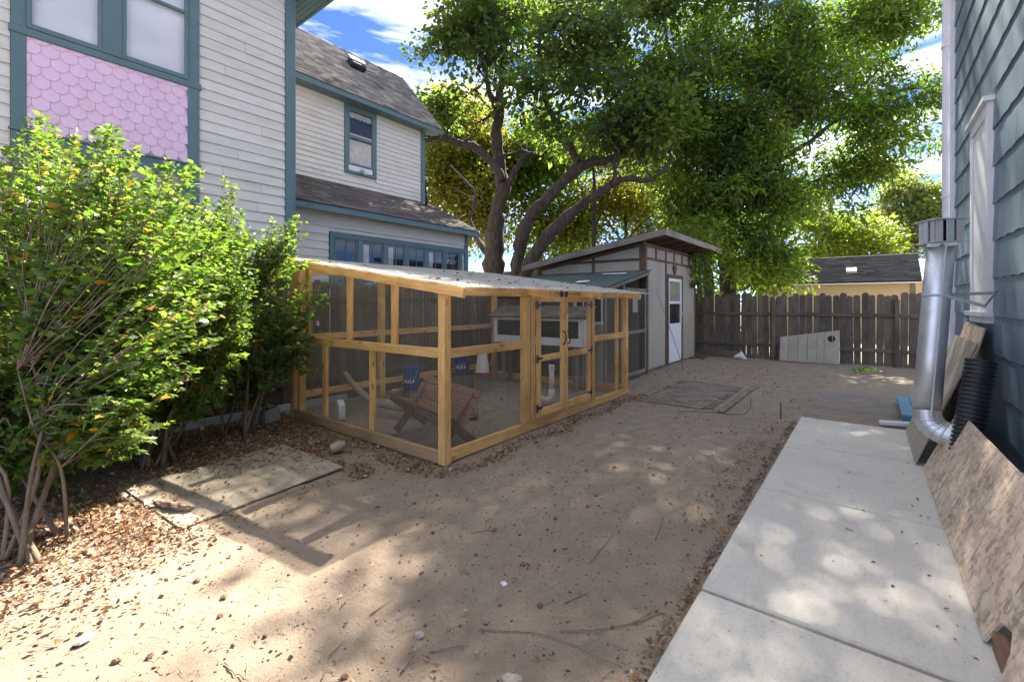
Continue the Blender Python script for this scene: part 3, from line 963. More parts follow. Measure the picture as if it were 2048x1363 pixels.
# corrugated panels
def corrugated(name, P00, P10, P11, P01, waves, amp, mat, parent, nu=6, seg=8):
    """waves run across P00->P01, ridges along P00->P10"""
    a, b_, c, d = (np.array(p, float) for p in (P00, P10, P11, P01))
    nm = unit(np.cross(b_ - a, d - a)[None])[0]
    nv = waves * seg
    V = []
    for i in range(nu + 1):
        s = i / nu
        for j in range(nv + 1):
            q_ = j / nv
            V.append((a * (1 - s) + b_ * s) * (1 - q_) + (d * (1 - s) + c * s) * q_ + nm * amp * math.sin(2 * math.pi * j / seg))
    I = (np.arange(nu)[:, None] * (nv + 1) + np.arange(nv)[None]).ravel()
    me = big_mesh(name, np.array(V), np.stack([I, I + nv + 1, I + nv + 2, I + 1], -1))
    me.shade_smooth()
    return link(name, me, mat, parent)
ye = np.linspace(Y0 - .10, 7.42, 8)
for i in range(7):
    dz = .012 + (.003 if i % 2 else 0)
    xa, xb = -6.30, -2.86 + random.uniform(-.015, .015)
    corrugated('roof_panel', (xa, ye[i], rz(xa) + dz), (xb, ye[i], rz(xb) + dz), (xb, ye[i + 1] + .03, rz(xb) + dz), (xa, ye[i + 1] + .03, rz(xa) + dz), 9, .007, m_clear, run)
# leaf scraps on the roof
n = 90
px_ = rng.uniform(-6.2, -2.9, n); py_ = rng.uniform(3.0, 7.4, n)
leaves('fallen_leaves', np.stack([px_, py_, 1.69 + (-2.88 - px_) * .138 + .03], -1), rng.normal(size=(n, 3)) * [1, 1, .15], rng.uniform(.03, .08, n), np.array([(.30, .20, .08), (.22, .14, .07), (.35, .27, .10)])[rng.integers(0, 3, n)], RHOMB, m_litter, run)

# ------------------------------------------------------------------ things in the run
def lathe_geo(prof, sides=20):
    vs, fs = [], []
    for r, z in prof:
        for k in range(sides):
            a = 2 * math.pi * k / sides
            vs.append(Vector((r * math.cos(a), r * math.sin(a), z)))
    n = len(prof)
    for i in range(n - 1):
        for k in range(sides):
            k2 = (k + 1) % sides
            fs.append([i * sides + k, i * sides + k2, (i + 1) * sides + k2, (i + 1) * sides + k])
    fs.append(list(range(sides))[::-1])
    fs.append([(n - 1) * sides + k for k in range(sides)])
    return vs, fs
def lathe(name, prof, mat, parent, loc, sides=20, mtx=None):
    vs, fs = lathe_geo(prof, sides)
    me = mesh(name, vs, fs)
    for p in me.polygons:
        if len(p.vertices) == 4: p.use_smooth = True
    me.set_sharp_from_angle(angle=R_(40))
    return link(name, me, mat, parent, mtx or Matrix.Translation(Vector(loc)))
def bucket(loc, label, hang=0):
    t = thing('bucket', loc, label, 'bucket', 'blue buckets in the run')
    x, y, z = loc
    lathe('pail', [(.118, 0), (.125, .01), (.146, .33), (.153, .335), (.153, .35), (.148, .365)], m_bluepl, t, loc)
    lathe('lid', [(.158, .352), (.16, .375), (.15, .39), (.02, .392)], m_bluepl, t, loc)
    tube('bail', [(x - .152, y, z + .33), (x - .17, y - .05, z + .25), (x - .1, y - .13, z + .2), (x, y - .165, z + .185), (x + .1, y - .13, z + .2), (x + .17, y - .05, z + .25), (x + .152, y, z + .33)], .003, m_galvflat, t, 6)
    # white print on the side: short strokes
    for i in range(9):
        a = R_(-95 + i * 9 + (4 if i % 2 else 0))
        r = .1385
        zz = .14 + .03 * ((i * 7) % 3) / 2
        p = Vector((x + r * math.cos(a), y + r * math.sin(a), z + zz))
        mt = Matrix.Translation(p) @ Matrix.Rotation(a, 4, 'Z') @ Matrix.Rotation(R_(-4), 4, 'Y')
        link('print', boxmesh(.004, .014, .03 + .012 * (i % 3), .001, m_white), m_white, t, mt)
    return t
bucket((-6.0, 4.95, .10), 'blue lidded bucket standing by the fence side of the run')
bucket((-5.75, 5.9, .25), 'blue bucket raised on blocks beside the white poultry feeder')
cb = thing('wood_block', (-5.75, 5.9, 0), 'short timber block under the raised blue bucket', 'block')
box('block_piece', (-5.9, 5.75, 0), (-5.6, 6.05, .12), m_oldwood, cb)
box('block_piece', (-5.88, 5.77, .122), (-5.62, 6.03, .249), m_oldwood, cb)
cb = thing('wood_block', (-6.0, 4.95, 0), 'flat timber block under the bucket standing by the fence', 'block')
box('block_piece', (-6.08, 4.8, 0), (-5.86, 5.1, .05), m_oldwood, cb)
box('block_piece', (-6.07, 4.82, .051), (-5.88, 5.08, .099), m_oldwood, cb)
fe = thing('poultry_feeder', (-5.35, 6.0, .28), 'white cone poultry feeder with red tray hanging on a wire', 'feeder')
lathe('hopper', [(.125, .04), (.12, .08), (.085, .36), (.08, .37), (.02, .375)], m_whitepl, fe, (-5.35, 6.0, .28))
lathe('tray', [(.10, 0), (.17, .02), (.175, .06), (.165, .06), (.15, .035), (.05, .03)], m_redpl, fe, (-5.35, 6.0, .28))
tube('hang_wire', [(-5.35, 6.0, .64), (-5.35, 5.7, rz(-5.35) - .08)], .0025, m_galvflat, fe, 5)
pv = thing('feed_pipe', (-3.75, 5.55, 0), 'pinkish white plastic feeder pipe with upturned elbow inside the doors', 'pipe')
qx, qy = -3.75, 5.77
tube('pipe', [(qx, qy, .58), (qx, qy, .24)], .038, m_pvc, pv, 14)
lathe('collar', [(.045, 0), (.045, .08), (.038, .085)], m_pvc, pv, (qx, qy, .53))
a_ = [Vector((qx, qy, .25))]
for k in range(9):
    an = math.pi * k / 8 * .78
    a_.append(Vector((qx - .085 * (1 - math.cos(an)) * .75, qy - .085 * (1 - math.cos(an)) * .7, .17 - .085 * math.sin(an))))
a_.append(a_[-1] + Vector((-.05, -.05, .035)))
tube('elbow', a_, .046, m_pvc, pv, 14)
tube('strap', [(qx, qy, .45), (qx + .05, qy, .45), (X1 - .01, 5.97, .45)], .004, m_galvflat, pv, 5)
# roosting limb and jug
lg = thing('fallen_limb', (-5.3, 3.9, 0), 'crooked grey tree limb lying on the floor of the run', 'log')
tube('limb', smooth_line([(-6.05, 3.75, .52), (-5.7, 3.72, .34), (-5.35, 3.75, .20), (-5.05, 3.85, .17), (-4.6, 4.15, .10), (-4.1, 4.5, .08)], 5), list(np.linspace(.035, .085, 26)), m_log, lg, 9, wob=.15)
tube('side_branch', [(-4.62, 4.12, .10), (-4.2, 3.95, .06), (-3.95, 3.9, .05)], [.05, .035, .02], m_log, lg, 8)
jg = thing('plastic_jug', (-5.72, 3.35, 0), 'small white plastic jug with handle by the run sill', 'jug')
jx, jy = -5.48, 3.28
prism('jug_body', [(jx - .05, jy, .02), (jx + .06, jy, .02), (jx + .065, jy, .05), (jx + .06, jy, .2), (jx + .03, jy, .25), (jx + .01, jy, .27), (jx - .02, jy, .27), (jx - .05, jy, .22)], (0, .09, 0), m_whitepl, jg)
tube('jug_handle', [(jx - .05, jy + .045, .23), (jx - .085, jy + .045, .21), (jx - .09, jy + .045, .13), (jx - .05, jy + .045, .09)], .011, m_whitepl, jg, 7)
# little picnic-style bench tipped over
bn = thing('wooden_bench', (-4.0, 3.8, 0), 'small brown slatted wooden bench tipped over inside the run', 'bench')
tilt = Matrix.Translation((-3.93, 3.62, .27)) @ Matrix.Rotation(R_(-4), 4, 'Z') @ Matrix.Rotation(R_(5), 4, 'Y')
# a V of slats on crossed legs: seat plane towards the camera, back plane behind
def plane_slat(name, k, back):
    a = R_(58) if back else R_(152)
    d = Vector((0, math.cos(a), math.sin(a)))
    c = d * (.05 + .10 * k)
    n_ = Vector((0, -d.z, d.y))
    mt = tilt @ Matrix((Vector((1, 0, 0)), d, Vector((1, 0, 0)).cross(d))).transposed().to_4x4()
    mt.translation = tilt @ c
    return link(name, boxmesh(1.02, .086, .022, .004, m_redwood), m_redwood, bn, mt)
for k in range(4): plane_slat('slat', k, True)
for k in range(4): plane_slat('slat', k, False)
for s in (-1, 1):
    x = s * .40
    for p0, p1 in (((x, .20, .28), (x, -.27, -.26)), ((x + s * .045, -.33, .16), (x + s * .045, .20, -.26))):
        beam('leg', tilt @ Vector(p0), tilt @ Vector(p1), .034, .09, m_redwood, bn)
beam('stretcher', tilt @ Vector((-.38, -.02, -.04)), tilt @ Vector((.38, -.02, -.04)), .03, .07, m_redwood, bn)
for (p0, p1, nm_) in (((-4.30, 3.25, .03), (-4.02, 3.48, .10), 'pale narrow batten lying against the sill beside the bench'), ((-3.75, 3.2, .03), (-3.5, 3.42, .12), 'pale short batten lying in the near corner of the run')):
    s_ = beam('batten', p0, p1, .02, .03, m_oldwood); tag(s_, nm_, 'batten')
# nest box
nb = thing('nest_box', (-4.8, 7.0, .8), 'white framed nest box with shingled lid along the back of the run', 'nest box')
ya = 6.80
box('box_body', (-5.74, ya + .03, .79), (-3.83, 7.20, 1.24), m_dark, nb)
box('front_board', (-5.77, ya, .79), (-3.80, ya + .025, .93), m_white, nb)
for x in (-5.77, -3.88): box('front_stile', (x, ya, .931), (x + .085, ya + .025, 1.26), m_white, nb)
box('front_rail', (-5.684, ya + .002, 1.225), (-3.881, ya + .025, 1.26), m_white, nb)
box('side_board', (-5.79, ya + .03, .79), (-5.745, 7.20, 1.26), m_white, nb)
box('side_board', (-3.825, ya + .03, .79), (-3.78, 7.20, 1.26), m_white, nb)
prism('lid', [(-5.85, ya - .06, 1.265), (-3.75, ya - .06, 1.265), (-3.75, 7.2, 1.46), (-5.85, 7.2, 1.46)], (0, 0, .02), m_oldwood, nb)
roof_tabs('lid_shingles', (-5.86, ya - .07, 1.288), (-3.74, ya - .07, 1.288), (-3.74, 7.2, 1.485), (-5.86, 7.2, 1.485), .11, .2, nb, [(.24, .225, .20), (.20, .19, .17)])
for x in (-5.6, -4.0):
    for yy in (6.9, 7.12): box('leg', (x - .03, yy - .03, 0), (x + .03, yy + .03, .79), m_oldwood, nb)

# ------------------------------------------------------------------ lean-to between run and shed
lt = thing('lean_to', (-5, 8.6, 0), 'lean-to with green sheet roof and screened door joining the shed', 'lean-to')
LX = -3.80
corr = np.linspace(-6.75, -3.72, 6)
for i in range(5):
    corrugated('roof_panel', (corr[i], 9.74, 2.27), (corr[i], 7.5, 1.83), (corr[i + 1] + .02, 7.5, 1.83 + (.003 if i % 2 else 0)), (corr[i + 1] + .02, 9.74, 2.27), 8, .008, m_greenroof, lt)
beam('rafter', (LX + .03, 9.7, 2.20), (LX + .03, 7.55, 1.775), .04, .07, m_oldwood, lt)
for i, x in enumerate((-6.6, -5.2)): beam('rafter', (x, 9.7, 2.20), (x, 7.55, 1.775), .04, .07, m_oldwood, lt)
for yy, tp_ in ((7.62, 1.78), (8.42, 1.92), (9.66, 2.17)): beam('post', (LX, yy, 0), (LX, yy, tp_), .06, .07, m_oldwood, lt)
beam('post', (-6.65, 7.6, 0), (-6.65, 7.6, 1.8), .06, .06, m_oldwood, lt)
beam('post', (-6.65, 9.6, 0), (-6.65, 9.6, 2.15), .06, .06, m_oldwood, lt)
dr = beam('screen_door', (LX + .02, 8.52, .06), (LX + .02, 8.52, 1.85), .03, .07, m_oldwood, lt)
beam('door_stile', (LX + .02, 9.50, .06), (LX + .02, 9.50, 1.85), .03, .07, m_oldwood, dr)
for zz in (.10, .95, 1.81): beam('door_rail', (LX + .02, 8.556, zz), (LX + .02, 9.464, zz), .028, .075, m_oldwood, dr)
wires(dr, (LX + .01, 8.55, 0), (0, 1, 0), None, .93, .12, lambda u: 1.8, sp=.02)
wires(lt, (LX, 7.65, 0), (0, 1, 0), None, .75, .05, lambda u: 1.75, sp=.02)
wh = 7.56
for k in range(5):
    box('white_board', (-4.42 + k * .125, wh, .05), (-4.302 + k * .125, wh + .018, 1.14), m_shedw, lt)
wf = box('window', (-4.42, wh - .01, 1.142), (-3.80, wh + .02, 1.20), m_white, lt)
box('window_head', (-4.42, wh - .01, 1.62), (-3.80, wh + .02, 1.67), m_white, wf)
for x in (-4.42, -4.22, -4.02, -3.84): box('window_bar', (x, wh - .008, 1.201), (x + .025, wh + .018, 1.619), m_white, wf)
box('window_back', (-4.41, wh + .021, 1.15), (-3.81, wh + .03, 1.66), m_dark, wf)
box('sheathing', (-6.6, wh + .005, .05), (-4.43, wh + .02, 1.62), m_fence, lt)
box('hanging_board', (LX - .02, 8.9, 1.35), (LX + .0, 9.15, 1.68), m_shedw, lt)
for k, (x, yy, sx_, sy_, a) in enumerate(((-4.55, 8.15, .26, .20, .2), (-4.35, 9.2, .55, .12, -.1))):
    mt = Matrix.Translation((x, yy, 1.83 + (yy - 7.5) * .1964 + .022)) @ Matrix.Rotation(math.atan(.1964), 4, 'X') @ Matrix.Rotation(a, 4, 'Z')
    tag(link('roof_scrap', boxmesh(sx_, sy_, .006, .002, m_white), m_white, None, mt), ('square white sheet scrap lying on the green lean-to roof', 'narrow pale strip lying high on the green lean-to roof')[k], 'scrap')

# ------------------------------------------------------------------ shed
sd = thing('garden_shed', (-5.2, 11.6, 0), 'off-white panelled shed with brown battens and single slope roof', 'shed')
SX, SY0, SY1, SB = -3.9, 9.78, 13.52, -6.75
def sz(x): return 2.90 + (x - SX) * .16
prism('side_wall', [(SX, SY0, 0), (SX, SY0, sz(SX)), (SB, SY0, sz(SB)), (SB, SY0, 0)], (0, .06, 0), m_shedw, sd)
prism('side_wall', [(SX, SY1, 0), (SX, SY1, sz(SX)), (SB, SY1, sz(SB)), (SB, SY1, 0)], (0, -.06, 0), m_shedw, sd)
box('back_wall', (SB, SY0 + .06, 0), (SB + .05, SY1 - .06, sz(SB)), m_shedw, sd)
box('front_panel', (SX - .05, SY0 + .061, 0.03), (SX, 11.18, sz(SX) - .01), m_shedw, sd)
box('front_panel', (SX - .05, 12.36, 0.03), (SX, SY1 - .061, sz(SX) - .01), m_shedw, sd)
box('front_panel', (SX - .05, 11.18, 2.26), (SX, 12.36, sz(SX) - .01), m_shedw, sd)
box('base_skirt', (SX - .04, SY0, 0), (SX + .012, 11.1, .05), m_oldwood, sd)
# battens
box('corner_post', (SX - .12, SY0 - .02, .02), (SX + .02, SY0 + .10, sz(SX) - .02), m_brown, sd)
box('corner_post', (SX - .03, SY1 - .07, .02), (SX + .02, SY1 + .02, sz(SX) - .02), m_brown, sd)
box('corner_post', (SB - .02, SY0 - .02, .02), (SB + .1, SY0 + .05, sz(SB) - .02), m_brown, sd)
box('batten', (SB + .1, SY0 - .018, 2.49), (SX - .121, SY0 + .0, 2.55), m_brown, sd)
box('batten', (-5.2, SY0 - .019, .05), (-5.13, SY0 + .0, 2.489), m_brown, sd)
box('batten', (-5.2, SY0 - .019, 2.551), (-5.13, SY0 + .0, 2.68), m_brown, sd)
beam('batten', (SB + .05, SY0 - .012, sz(SB) - .04), (SX - .12, SY0 - .012, sz(SX - .12) - .04), .02, .09, m_brown, sd)
box('batten', (SX - .0, SY0 + .101, 2.52), (SX + .018, SY1 - .071, 2.575), m_brown, sd)
box('batten', (SX - .0, SY0 + .101, 2.80), (SX + .018, SY1 - .071, 2.88), m_brown, sd)
for yy in (10.42, 11.08, 11.68, 12.30, 12.92):
    box('batten', (SX - .0, yy, 2.576), (SX + .019, yy + .06, 2.799), m_brown, sd)
box('batten', (SX - .0, 11.08, .05), (SX + .019, 11.15, 2.519), m_brown, sd)
box('door_casing', (SX - .02, 11.18, .02), (SX + .025, 11.27, 2.26), m_brown, sd)
box('door_casing', (SX - .02, 12.30, .02), (SX + .025, 12.37, 2.26), m_brown, sd)
box('door_casing', (SX - .02, 11.271, 2.17), (SX + .025, 12.299, 2.26), m_brown, sd)
sdr = box('door', (SX - .035, 11.275, .04), (SX + .005, 12.295, 1.02), m_white, sd)
for zz in (.08, .52):
    box('kick_panel', (SX + .004, 11.37, zz), (SX + .014, 12.20, zz + .40), m_white, sdr, .006)
box('door_stile', (SX - .034, 11.275, 1.021), (SX + .012, 11.36, 2.165), m_white, sdr)
box('door_stile', (SX - .034, 12.21, 1.021), (SX + .012, 12.295, 2.165), m_white, sdr)
box('door_rail', (SX - .034, 11.361, 1.52), (SX + .011, 12.209, 1.585), m_white, sdr)
box('door_rail', (SX - .034, 11.361, 2.085), (SX + .011, 12.209, 2.165), m_white, sdr)
for z0_, z1_, mm in ((1.022, 1.519, m_dark), (1.586, 2.084, m_curtain)):
    prism('pane', [(SX - .004, 11.361, z0_), (SX - .004, 12.209, z0_), (SX - .004, 12.209, z1_), (SX - .004, 11.361, z1_)], (.004, 0, 0), m_glass, sdr)
    prism('door_blind_or_dark', [(SX - .02, 11.361, z0_), (SX - .02, 12.209, z0_), (SX - .02, 12.209, z1_), (SX - .02, 11.361, z1_)], (-.004, 0, 0), mm, sdr)  # lower sheet is near-black in place of the shed's dark inside
tube('door_handle', [(SX + .012, 12.24, 1.30), (SX + .05, 12.24, 1.29), (SX + .05, 12.24, 1.18), (SX + .012, 12.24, 1.17)], .009, m_galvflat, sdr, 7)
# diamond ornament
prism('ornament', [(SX + .001, 11.73, 2.25), (SX + .001, 11.86, 2.42), (SX + .001, 11.82, 2.50), (SX + .001, 11.64, 2.50), (SX + .001, 11.60, 2.42)], (.03, 0, 0), m_brown, sd)
# roof
ro = prism('roof', [(-3.36, 9.50, sz(-3.36) + .06), (-3.36, 14.10, sz(-3.36) + .06), (-7.05, 14.10, sz(-7.05) + .06), (-7.05, 9.50, sz(-7.05) + .06)], (0, 0, .05), m_brown, sd)
beam('fascia', (-7.08, 9.47, sz(-7.08) + .045), (-3.33, 9.47, sz(-3.33) + .045), .035, .14, m_oldwood, sd)
beam('fascia', (-3.335, 9.49, sz(-3.33) + .045), (-3.335, 14.12, sz(-3.33) + .045), .035, .14, m_oldwood, sd)
for k in range(7):
    yy = 9.65 + k * .7
    beam('rafter_tail', (-3.9, yy, sz(-3.9) + .01), (-3.36, yy, sz(-3.36) + .01), .04, .07, m_brown, sd)
roof_tabs('roofing', (-7.08, 14.1, sz(-7.08) + .112), (-7.08, 9.46, sz(-7.08) + .112), (-3.32, 9.46, sz(-3.32) + .112), (-3.32, 14.1, sz(-3.32) + .112), .16, .5, sd, [(.16, .14, .12), (.13, .115, .10)])
pl = tube('leaning_rod', [(-3.35, 10.75, .0), (-3.60, 10.6, .9), (-3.88, 10.42, 1.85)], [.008, .006, .004], m_oldwood, None, 6)
tag(pl, 'long thin rod leaning on the shed wall beside the door', 'rod')
# timbers by shed corner
for k, (p0, p1, W_, H_, lb_) in enumerate((((-4.0, 13.85, .10), (-2.75, 13.95, .10), .03, .18, 'wide grey plank standing on edge between shed and fence'), ((-3.84, 12.9, .03), (-3.55, 13.7, .05), .05, .05, 'short dark timber lying at the shed corner'), ((-3.80, 13.3, .09), (-3.5, 12.95, .03), .05, .04, 'short crossed stick propped at the shed corner'))):
    tag(beam('timber', p0, p1, W_, H_, m_fence), lb_, 'timber')

# ------------------------------------------------------------------ back fence
bf = thing('back_fence', (-1.5, 14.25, 0), 'weathered dog-eared board fence across the back of the yard', 'fence')
FYB = 14.28
x = -6.4
while x < 4.2:
    wd_ = random.choice((.135, .142, .14))
    h = 1.76 + .06 * (1 if random.random() < .3 else 0) + random.uniform(-.02, .02)
    h = round(h / .02) * .02
    rot = Matrix.Rotation(random.uniform(-.012, .012), 4, 'Y')
    mt = Matrix.Translation((x, FYB + random.uniform(-.006, .006), -.02)) @ rot @ Matrix(((0, 1, 0, 0), (0, 0, -1, 0), (1, 0, 0, 0), (0, 0, 0, 1)))
    link('picket', dogear(wd_, h, .018, m_fence), m_fence, bf, mt)
    x += wd_ + random.choice((.002, .003, .005, .006, .011))
for xa, xb in ((-6.4, -2.06), (-1.98, .52), (.60, 4.2)):
    for zz in (.38, 1.235):
        beam('fence_rail', (xa, FYB - .035, zz + random.uniform(-.015, .015)), (xb, FYB - .035, zz + random.uniform(-.02, .02)), .038, .09, m_fence, bf)
for x in (-4.6, -2.02, .56, 3.1):
    beam('fence_post', (x, FYB - .06, 0), (x, FYB - .06, 1.62), .09, .09, m_fence, bf)
# leaning grooved panel with round hole
lp = thing('siding_offcut', (-1.2, 14.0, 0), 'pale grooved siding panel with round hole leaning on the back fence', 'panel')
lean = Matrix.Translation((-1.85, 13.93, .01)) @ Matrix.Rotation(R_(-13), 4, 'X')
import bmesh
def holed_panel(nseg=18):
    W_, Ha, Hb = 1.30, .64, .87
    hx, hz, hr = 1.13, .64, .085
    # strips between grooves, the last ones around the hole built as a ring
    return W_, Ha, Hb, hx, hz, hr
W_, Ha, Hb, hx, hz, hr = holed_panel()
top = lambda x: Ha + (Hb - Ha) * x / W_
gx_ = [0, .20, .41, .62, .83, .98]
for a, c in zip(gx_[:-1], gx_[1:]):
    o = prism('siding_strip', [(a + .004, 0, 0), (c - .004, 0, 0), (c - .004, 0, top(c)), (a + .004, 0, top(a))], (0, .012, 0), m_whiteply, lp)
    mt = lean @ WM[o.name]; WM[o.name] = mt; o.matrix_local = WM[lp.name].inverted() @ mt
# end strip with a hole: ring of quads between square outline and circle
xa, xb = .984, 1.30
outline = [(xb, hz), (xb, top(xb)), (hx, top(hx)), (xa, top(xa)), (xa, hz), (xa, .0), (hx, 0), (xb, 0)]
vs, fs = [], []
K = 8
for yy in (0, .012):
    for i, (ox, oz) in enumerate(outline):
        vs.append((ox, yy, oz))
    for i in range(16):
        an = 2 * math.pi * i / 16
        vs.append((hx + hr * math.cos(an), yy, hz + hr * math.sin(an)))
B_ = 24
for i in range(8):
    j = (i + 1) % 8
    c0, c1, c2 = 8 + 2 * i, 8 + 2 * i + 1, 8 + (2 * i + 2) % 16
    fs += [[i, c0, c1], [i, c1, j], [j, c1, c2]]
    fs += [[B_ + i, B_ + c1, B_ + c0], [B_ + i, B_ + j, B_ + c1], [B_ + j, B_ + c2, B_ + c1]]
    fs += [[i, j, B_ + j, B_ + i], [c0, B_ + c0, B_ + c1, c1], [c1, B_ + c1, B_ + c2, c2]]
link('siding_strip', mesh('siding_strip', vs, fs), m_whiteply, lp, lean)
box('backing_batten', (.02, .013, .02), (.97, .02, .10), m_oldwood, lp, .002, lean)
# crumpled plastic
vs, fs = lathe_geo([(.02, 0), (.16, .02), (.13, .09), (.05, .17), (.01, .2)], 9)
vs = [Vector((v.x * random.uniform(.5, 1.3), v.y * random.uniform(.5, 1.3), v.z * random.uniform(.7, 1.2))) for v in vs]
tag(link('plastic_wrap', mesh('plastic_wrap', vs, fs), m_whitepl, None, Matrix.Translation((-2.75, 13.75, 0))), 'crumpled clear plastic wrap by the end of the grey plank', 'wrapper')

# ------------------------------------------------------------------ beyond the back fence
gr = thing('yellow_garage', (-1, 26, 0), 'yellow sided garage with dark shingle roof behind the back fence', 'garage')
GY = 24.3
box('wall_core', (-4.2, GY + .03, 0), (1.5, 28, 2.35), m_yellow, gr)
z = .3
while z < 2.3:
    prism('siding_board', [(-4.2, GY + .035, z + .125), (-4.2, GY + .03, z + .125), (-4.2, GY, z), (-4.2, GY + .035, z)], (5.55, 0, 0), m_yellow, gr)
    z += .12
box('corner_board', (1.36, GY - .02, 0), (1.52, GY + .03, 2.36), m_oldwood, gr)
box('eave_board', (-4.35, GY - .30, 2.33), (1.68, GY - .27, 2.43), m_white, gr)
prism('roof_deck', [(-4.35, GY - .30, 2.38), (1.68, GY - .30, 2.38), (1.68, GY + 1.85, 3.62), (-4.35, GY + 1.85, 3.62)], (0, 0, .05), m_brown, gr)
prism('roof_deck', [(-4.35, GY + 4.0, 2.38), (1.68, GY + 4.0, 2.38), (1.68, GY + 1.85, 3.62), (-4.35, GY + 1.85, 3.62)], (0, 0, .05), m_brown, gr)
roof_tabs('roof_shingles', (-4.37, GY - .32, 2.43), (1.70, GY - .32, 2.43), (1.70, GY + 1.85, 3.68), (-4.37, GY + 1.85, 3.68), .14, .33, gr, [(.105, .097, .092), (.085, .08, .077), (.125, .115, .108)])
mt = Matrix.Translation((-.55, GY + .42, 2.93)) @ Matrix.Rotation(R_(30), 4, 'X')
vv = link('roof_vent', boxmesh(.36, .30, .12, .02, m_galvflat), m_galvflat, gr, mt)
link('vent_cap', boxmesh(.36, .30, .02, .006, m_galvflat), m_galvflat, vv, mt @ Matrix.Translation((0, 0, .075)))
ml = thing('metal_roof_shed', (3, 35, 0), 'low building with white sheet metal roof beside the yellow garage', 'outbuilding')
box('wall', (1.9, 34.2, 0), (7, 38, 2.8), m_yellow, ml)
for k in range(3):
    prism('roof_sheet', [(1.75, 33.9 + k * .75, 2.80 + k * .44), (7.2, 33.9 + k * .75, 2.80 + k * .44), (7.2, 34.63 + k * .75, 3.23 + k * .44), (1.75, 34.63 + k * .75, 3.23 + k * .44)], (0, 0, .03), m_white, ml)
sg = thing('gabled_shed', (-8, 30, 0), 'small beige gable seen between the tree trunks over the fence', 'outbuilding')
box('wall', (-9.6, 30.2, 0), (-6.6, 33, 2.0), m_shedw, sg)
prism('gable_wall', [(-9.6, 30.15, 1.9), (-6.6, 30.15, 1.9), (-8.05, 30.15, 2.55)], (0, .06, 0), m_shedw, sg)
prism('roof', [(-9.9, 29.9, 1.85), (-8.05, 29.9, 2.62), (-8.05, 33, 2.62), (-9.9, 33, 1.85)], (0, 0, .06), m_brown, sg)
prism('roof', [(-6.3, 29.9, 1.85), (-8.05, 29.9, 2.62), (-8.05, 33, 2.62), (-6.3, 33, 1.85)], (0, 0, .06), m_brown, sg)

# ------------------------------------------------------------------ blue house (right)
bh = thing('blue_house', (1.5, 4, 0), 'blue house with large overlapping shingle siding beside the walk', 'house')
XB = .95
box('wall_core', (XB + .03, -3, 0), (7, 8.88, 7.4), m_blue, bh)
crs = .36
z = -.02
r = 0
shm = {}
while z < 7.2:
    y = -3 + (r * .37 % .61)
    ye_ = [-3.0]
    while y < 8.85:
        if y - ye_[-1] > .12: ye_.append(y)
        y += .61
    ye_.append(8.86)
    for a, c in zip(ye_[:-1], ye_[1:]):
        # wavy butt edge
        n = 6
        key = (round(c - a, 2), r % 3)
        if key not in shm:
            vs, fs = [], []
            for i in range(n + 1):
                yy = (c - a - .006) * (i / n - .5)
                zb = .006 * math.sin(i * 2.1 + r) + .004 * random.uniform(-1, 1)
                vs += [(.002, yy, zb), (.03, yy, zb), (.018, yy, crs + .03), (.03, yy, crs + .03)]
                if i:
                    o = 4 * (i - 1)
                    fs += [[o, o + 2, o + 6, o + 4], [o, o + 4, o + 5, o + 1]]
            fs += [[0, 1, 3, 2], [4 * n, 4 * n + 2, 4 * n + 3, 4 * n + 1]]
            shm[key] = mesh('shingle', vs, fs)
            shm[key].materials.append(m_blue)
        if a < 2.0 and z > 3.5: continue
        link('shingle', shm[key], m_blue, bh, Matrix.Translation((XB, (a + c) / 2, z)))
    z += crs
    r += 1
box('corner_board', (XB - .03, 8.78, 0), (XB + .03, 8.90, 7.3), m_white, bh)
tube('downspout', [(XB - .06, 8.98, .15), (XB - .06, 8.98, 7.2)], .045, m_white, bh, 8, smooth=False)
for zz in (1.2, 3.05, 5.2): box('spout_strap', (XB - .115, 8.925, zz), (XB - .02, 9.035, zz + .03), m_white, bh)
wn = box('window', (XB - .035, 6.33, 1.46), (XB + .03, 6.43, 3.50), m_white, bh)
box('casing_side', (XB - .035, 7.17, 1.46), (XB + .03, 7.27, 3.50), m_white, wn)
box('casing_head', (XB - .036, 6.431, 3.38), (XB + .03, 7.169, 3.50), m_white, wn)
box('head_cap', (XB - .07, 6.29, 3.50), (XB + .03, 7.31, 3.55), m_white, wn)
box('sill', (XB - .075, 6.29, 1.41), (XB + .03, 7.31, 1.459), m_white, wn)
box('apron', (XB - .04, 6.34, 1.345), (XB + .03, 7.26, 1.409), m_white, wn)
box('shutter_panel', (XB - .022, 6.431, 1.46), (XB + .02, 7.169, 3.379), m_white, wn)

# flue pipe
fp = thing('flue_pipe', (.42, 5.5, 0), 'tall galvanised flue pipe with boxy cap strapped to the blue house', 'flue pipe')
top_, bot_ = P(1882, 488, 4.12), P(1853, 820, 4.07)
tube('pipe', [bot_, bot_.lerp(top_, .33), bot_.lerp(top_, .34), bot_.lerp(top_, .67), bot_.lerp(top_, .68), top_], [.1, .0985, .1005, .099, .101, .0995], m_galv, fp, 28)
sdv = (top_ - bot_)
sm_ = Vector((-.20, -.98, 0)).normalized()
beam('seam', bot_ + Vector((.025, -.097, 0)), top_ + Vector((.025, -.097, 0)), .012, .006, m_galvflat, fp, .001)
el = [bot_ + Vector((0, 0, .02))]
c0 = bot_ + Vector((0, 0, -.02))
for k in range(1, 6):
    an = R_(90) * k / 5
    el.append(c0 + Vector((.17 * (1 - math.cos(an)), -.06 * (1 - math.cos(an)), -.17 * math.sin(an))))
el.append(el[-1] + Vector((.10, -.03, -.005)))
rr = [.102] * len(el)
vs, fs = tube_geo([p - bot_ for p in el], rr, 24, False)
link('elbow', mesh('elbow', vs, fs), m_galv, fp, Matrix.Translation(bot_))
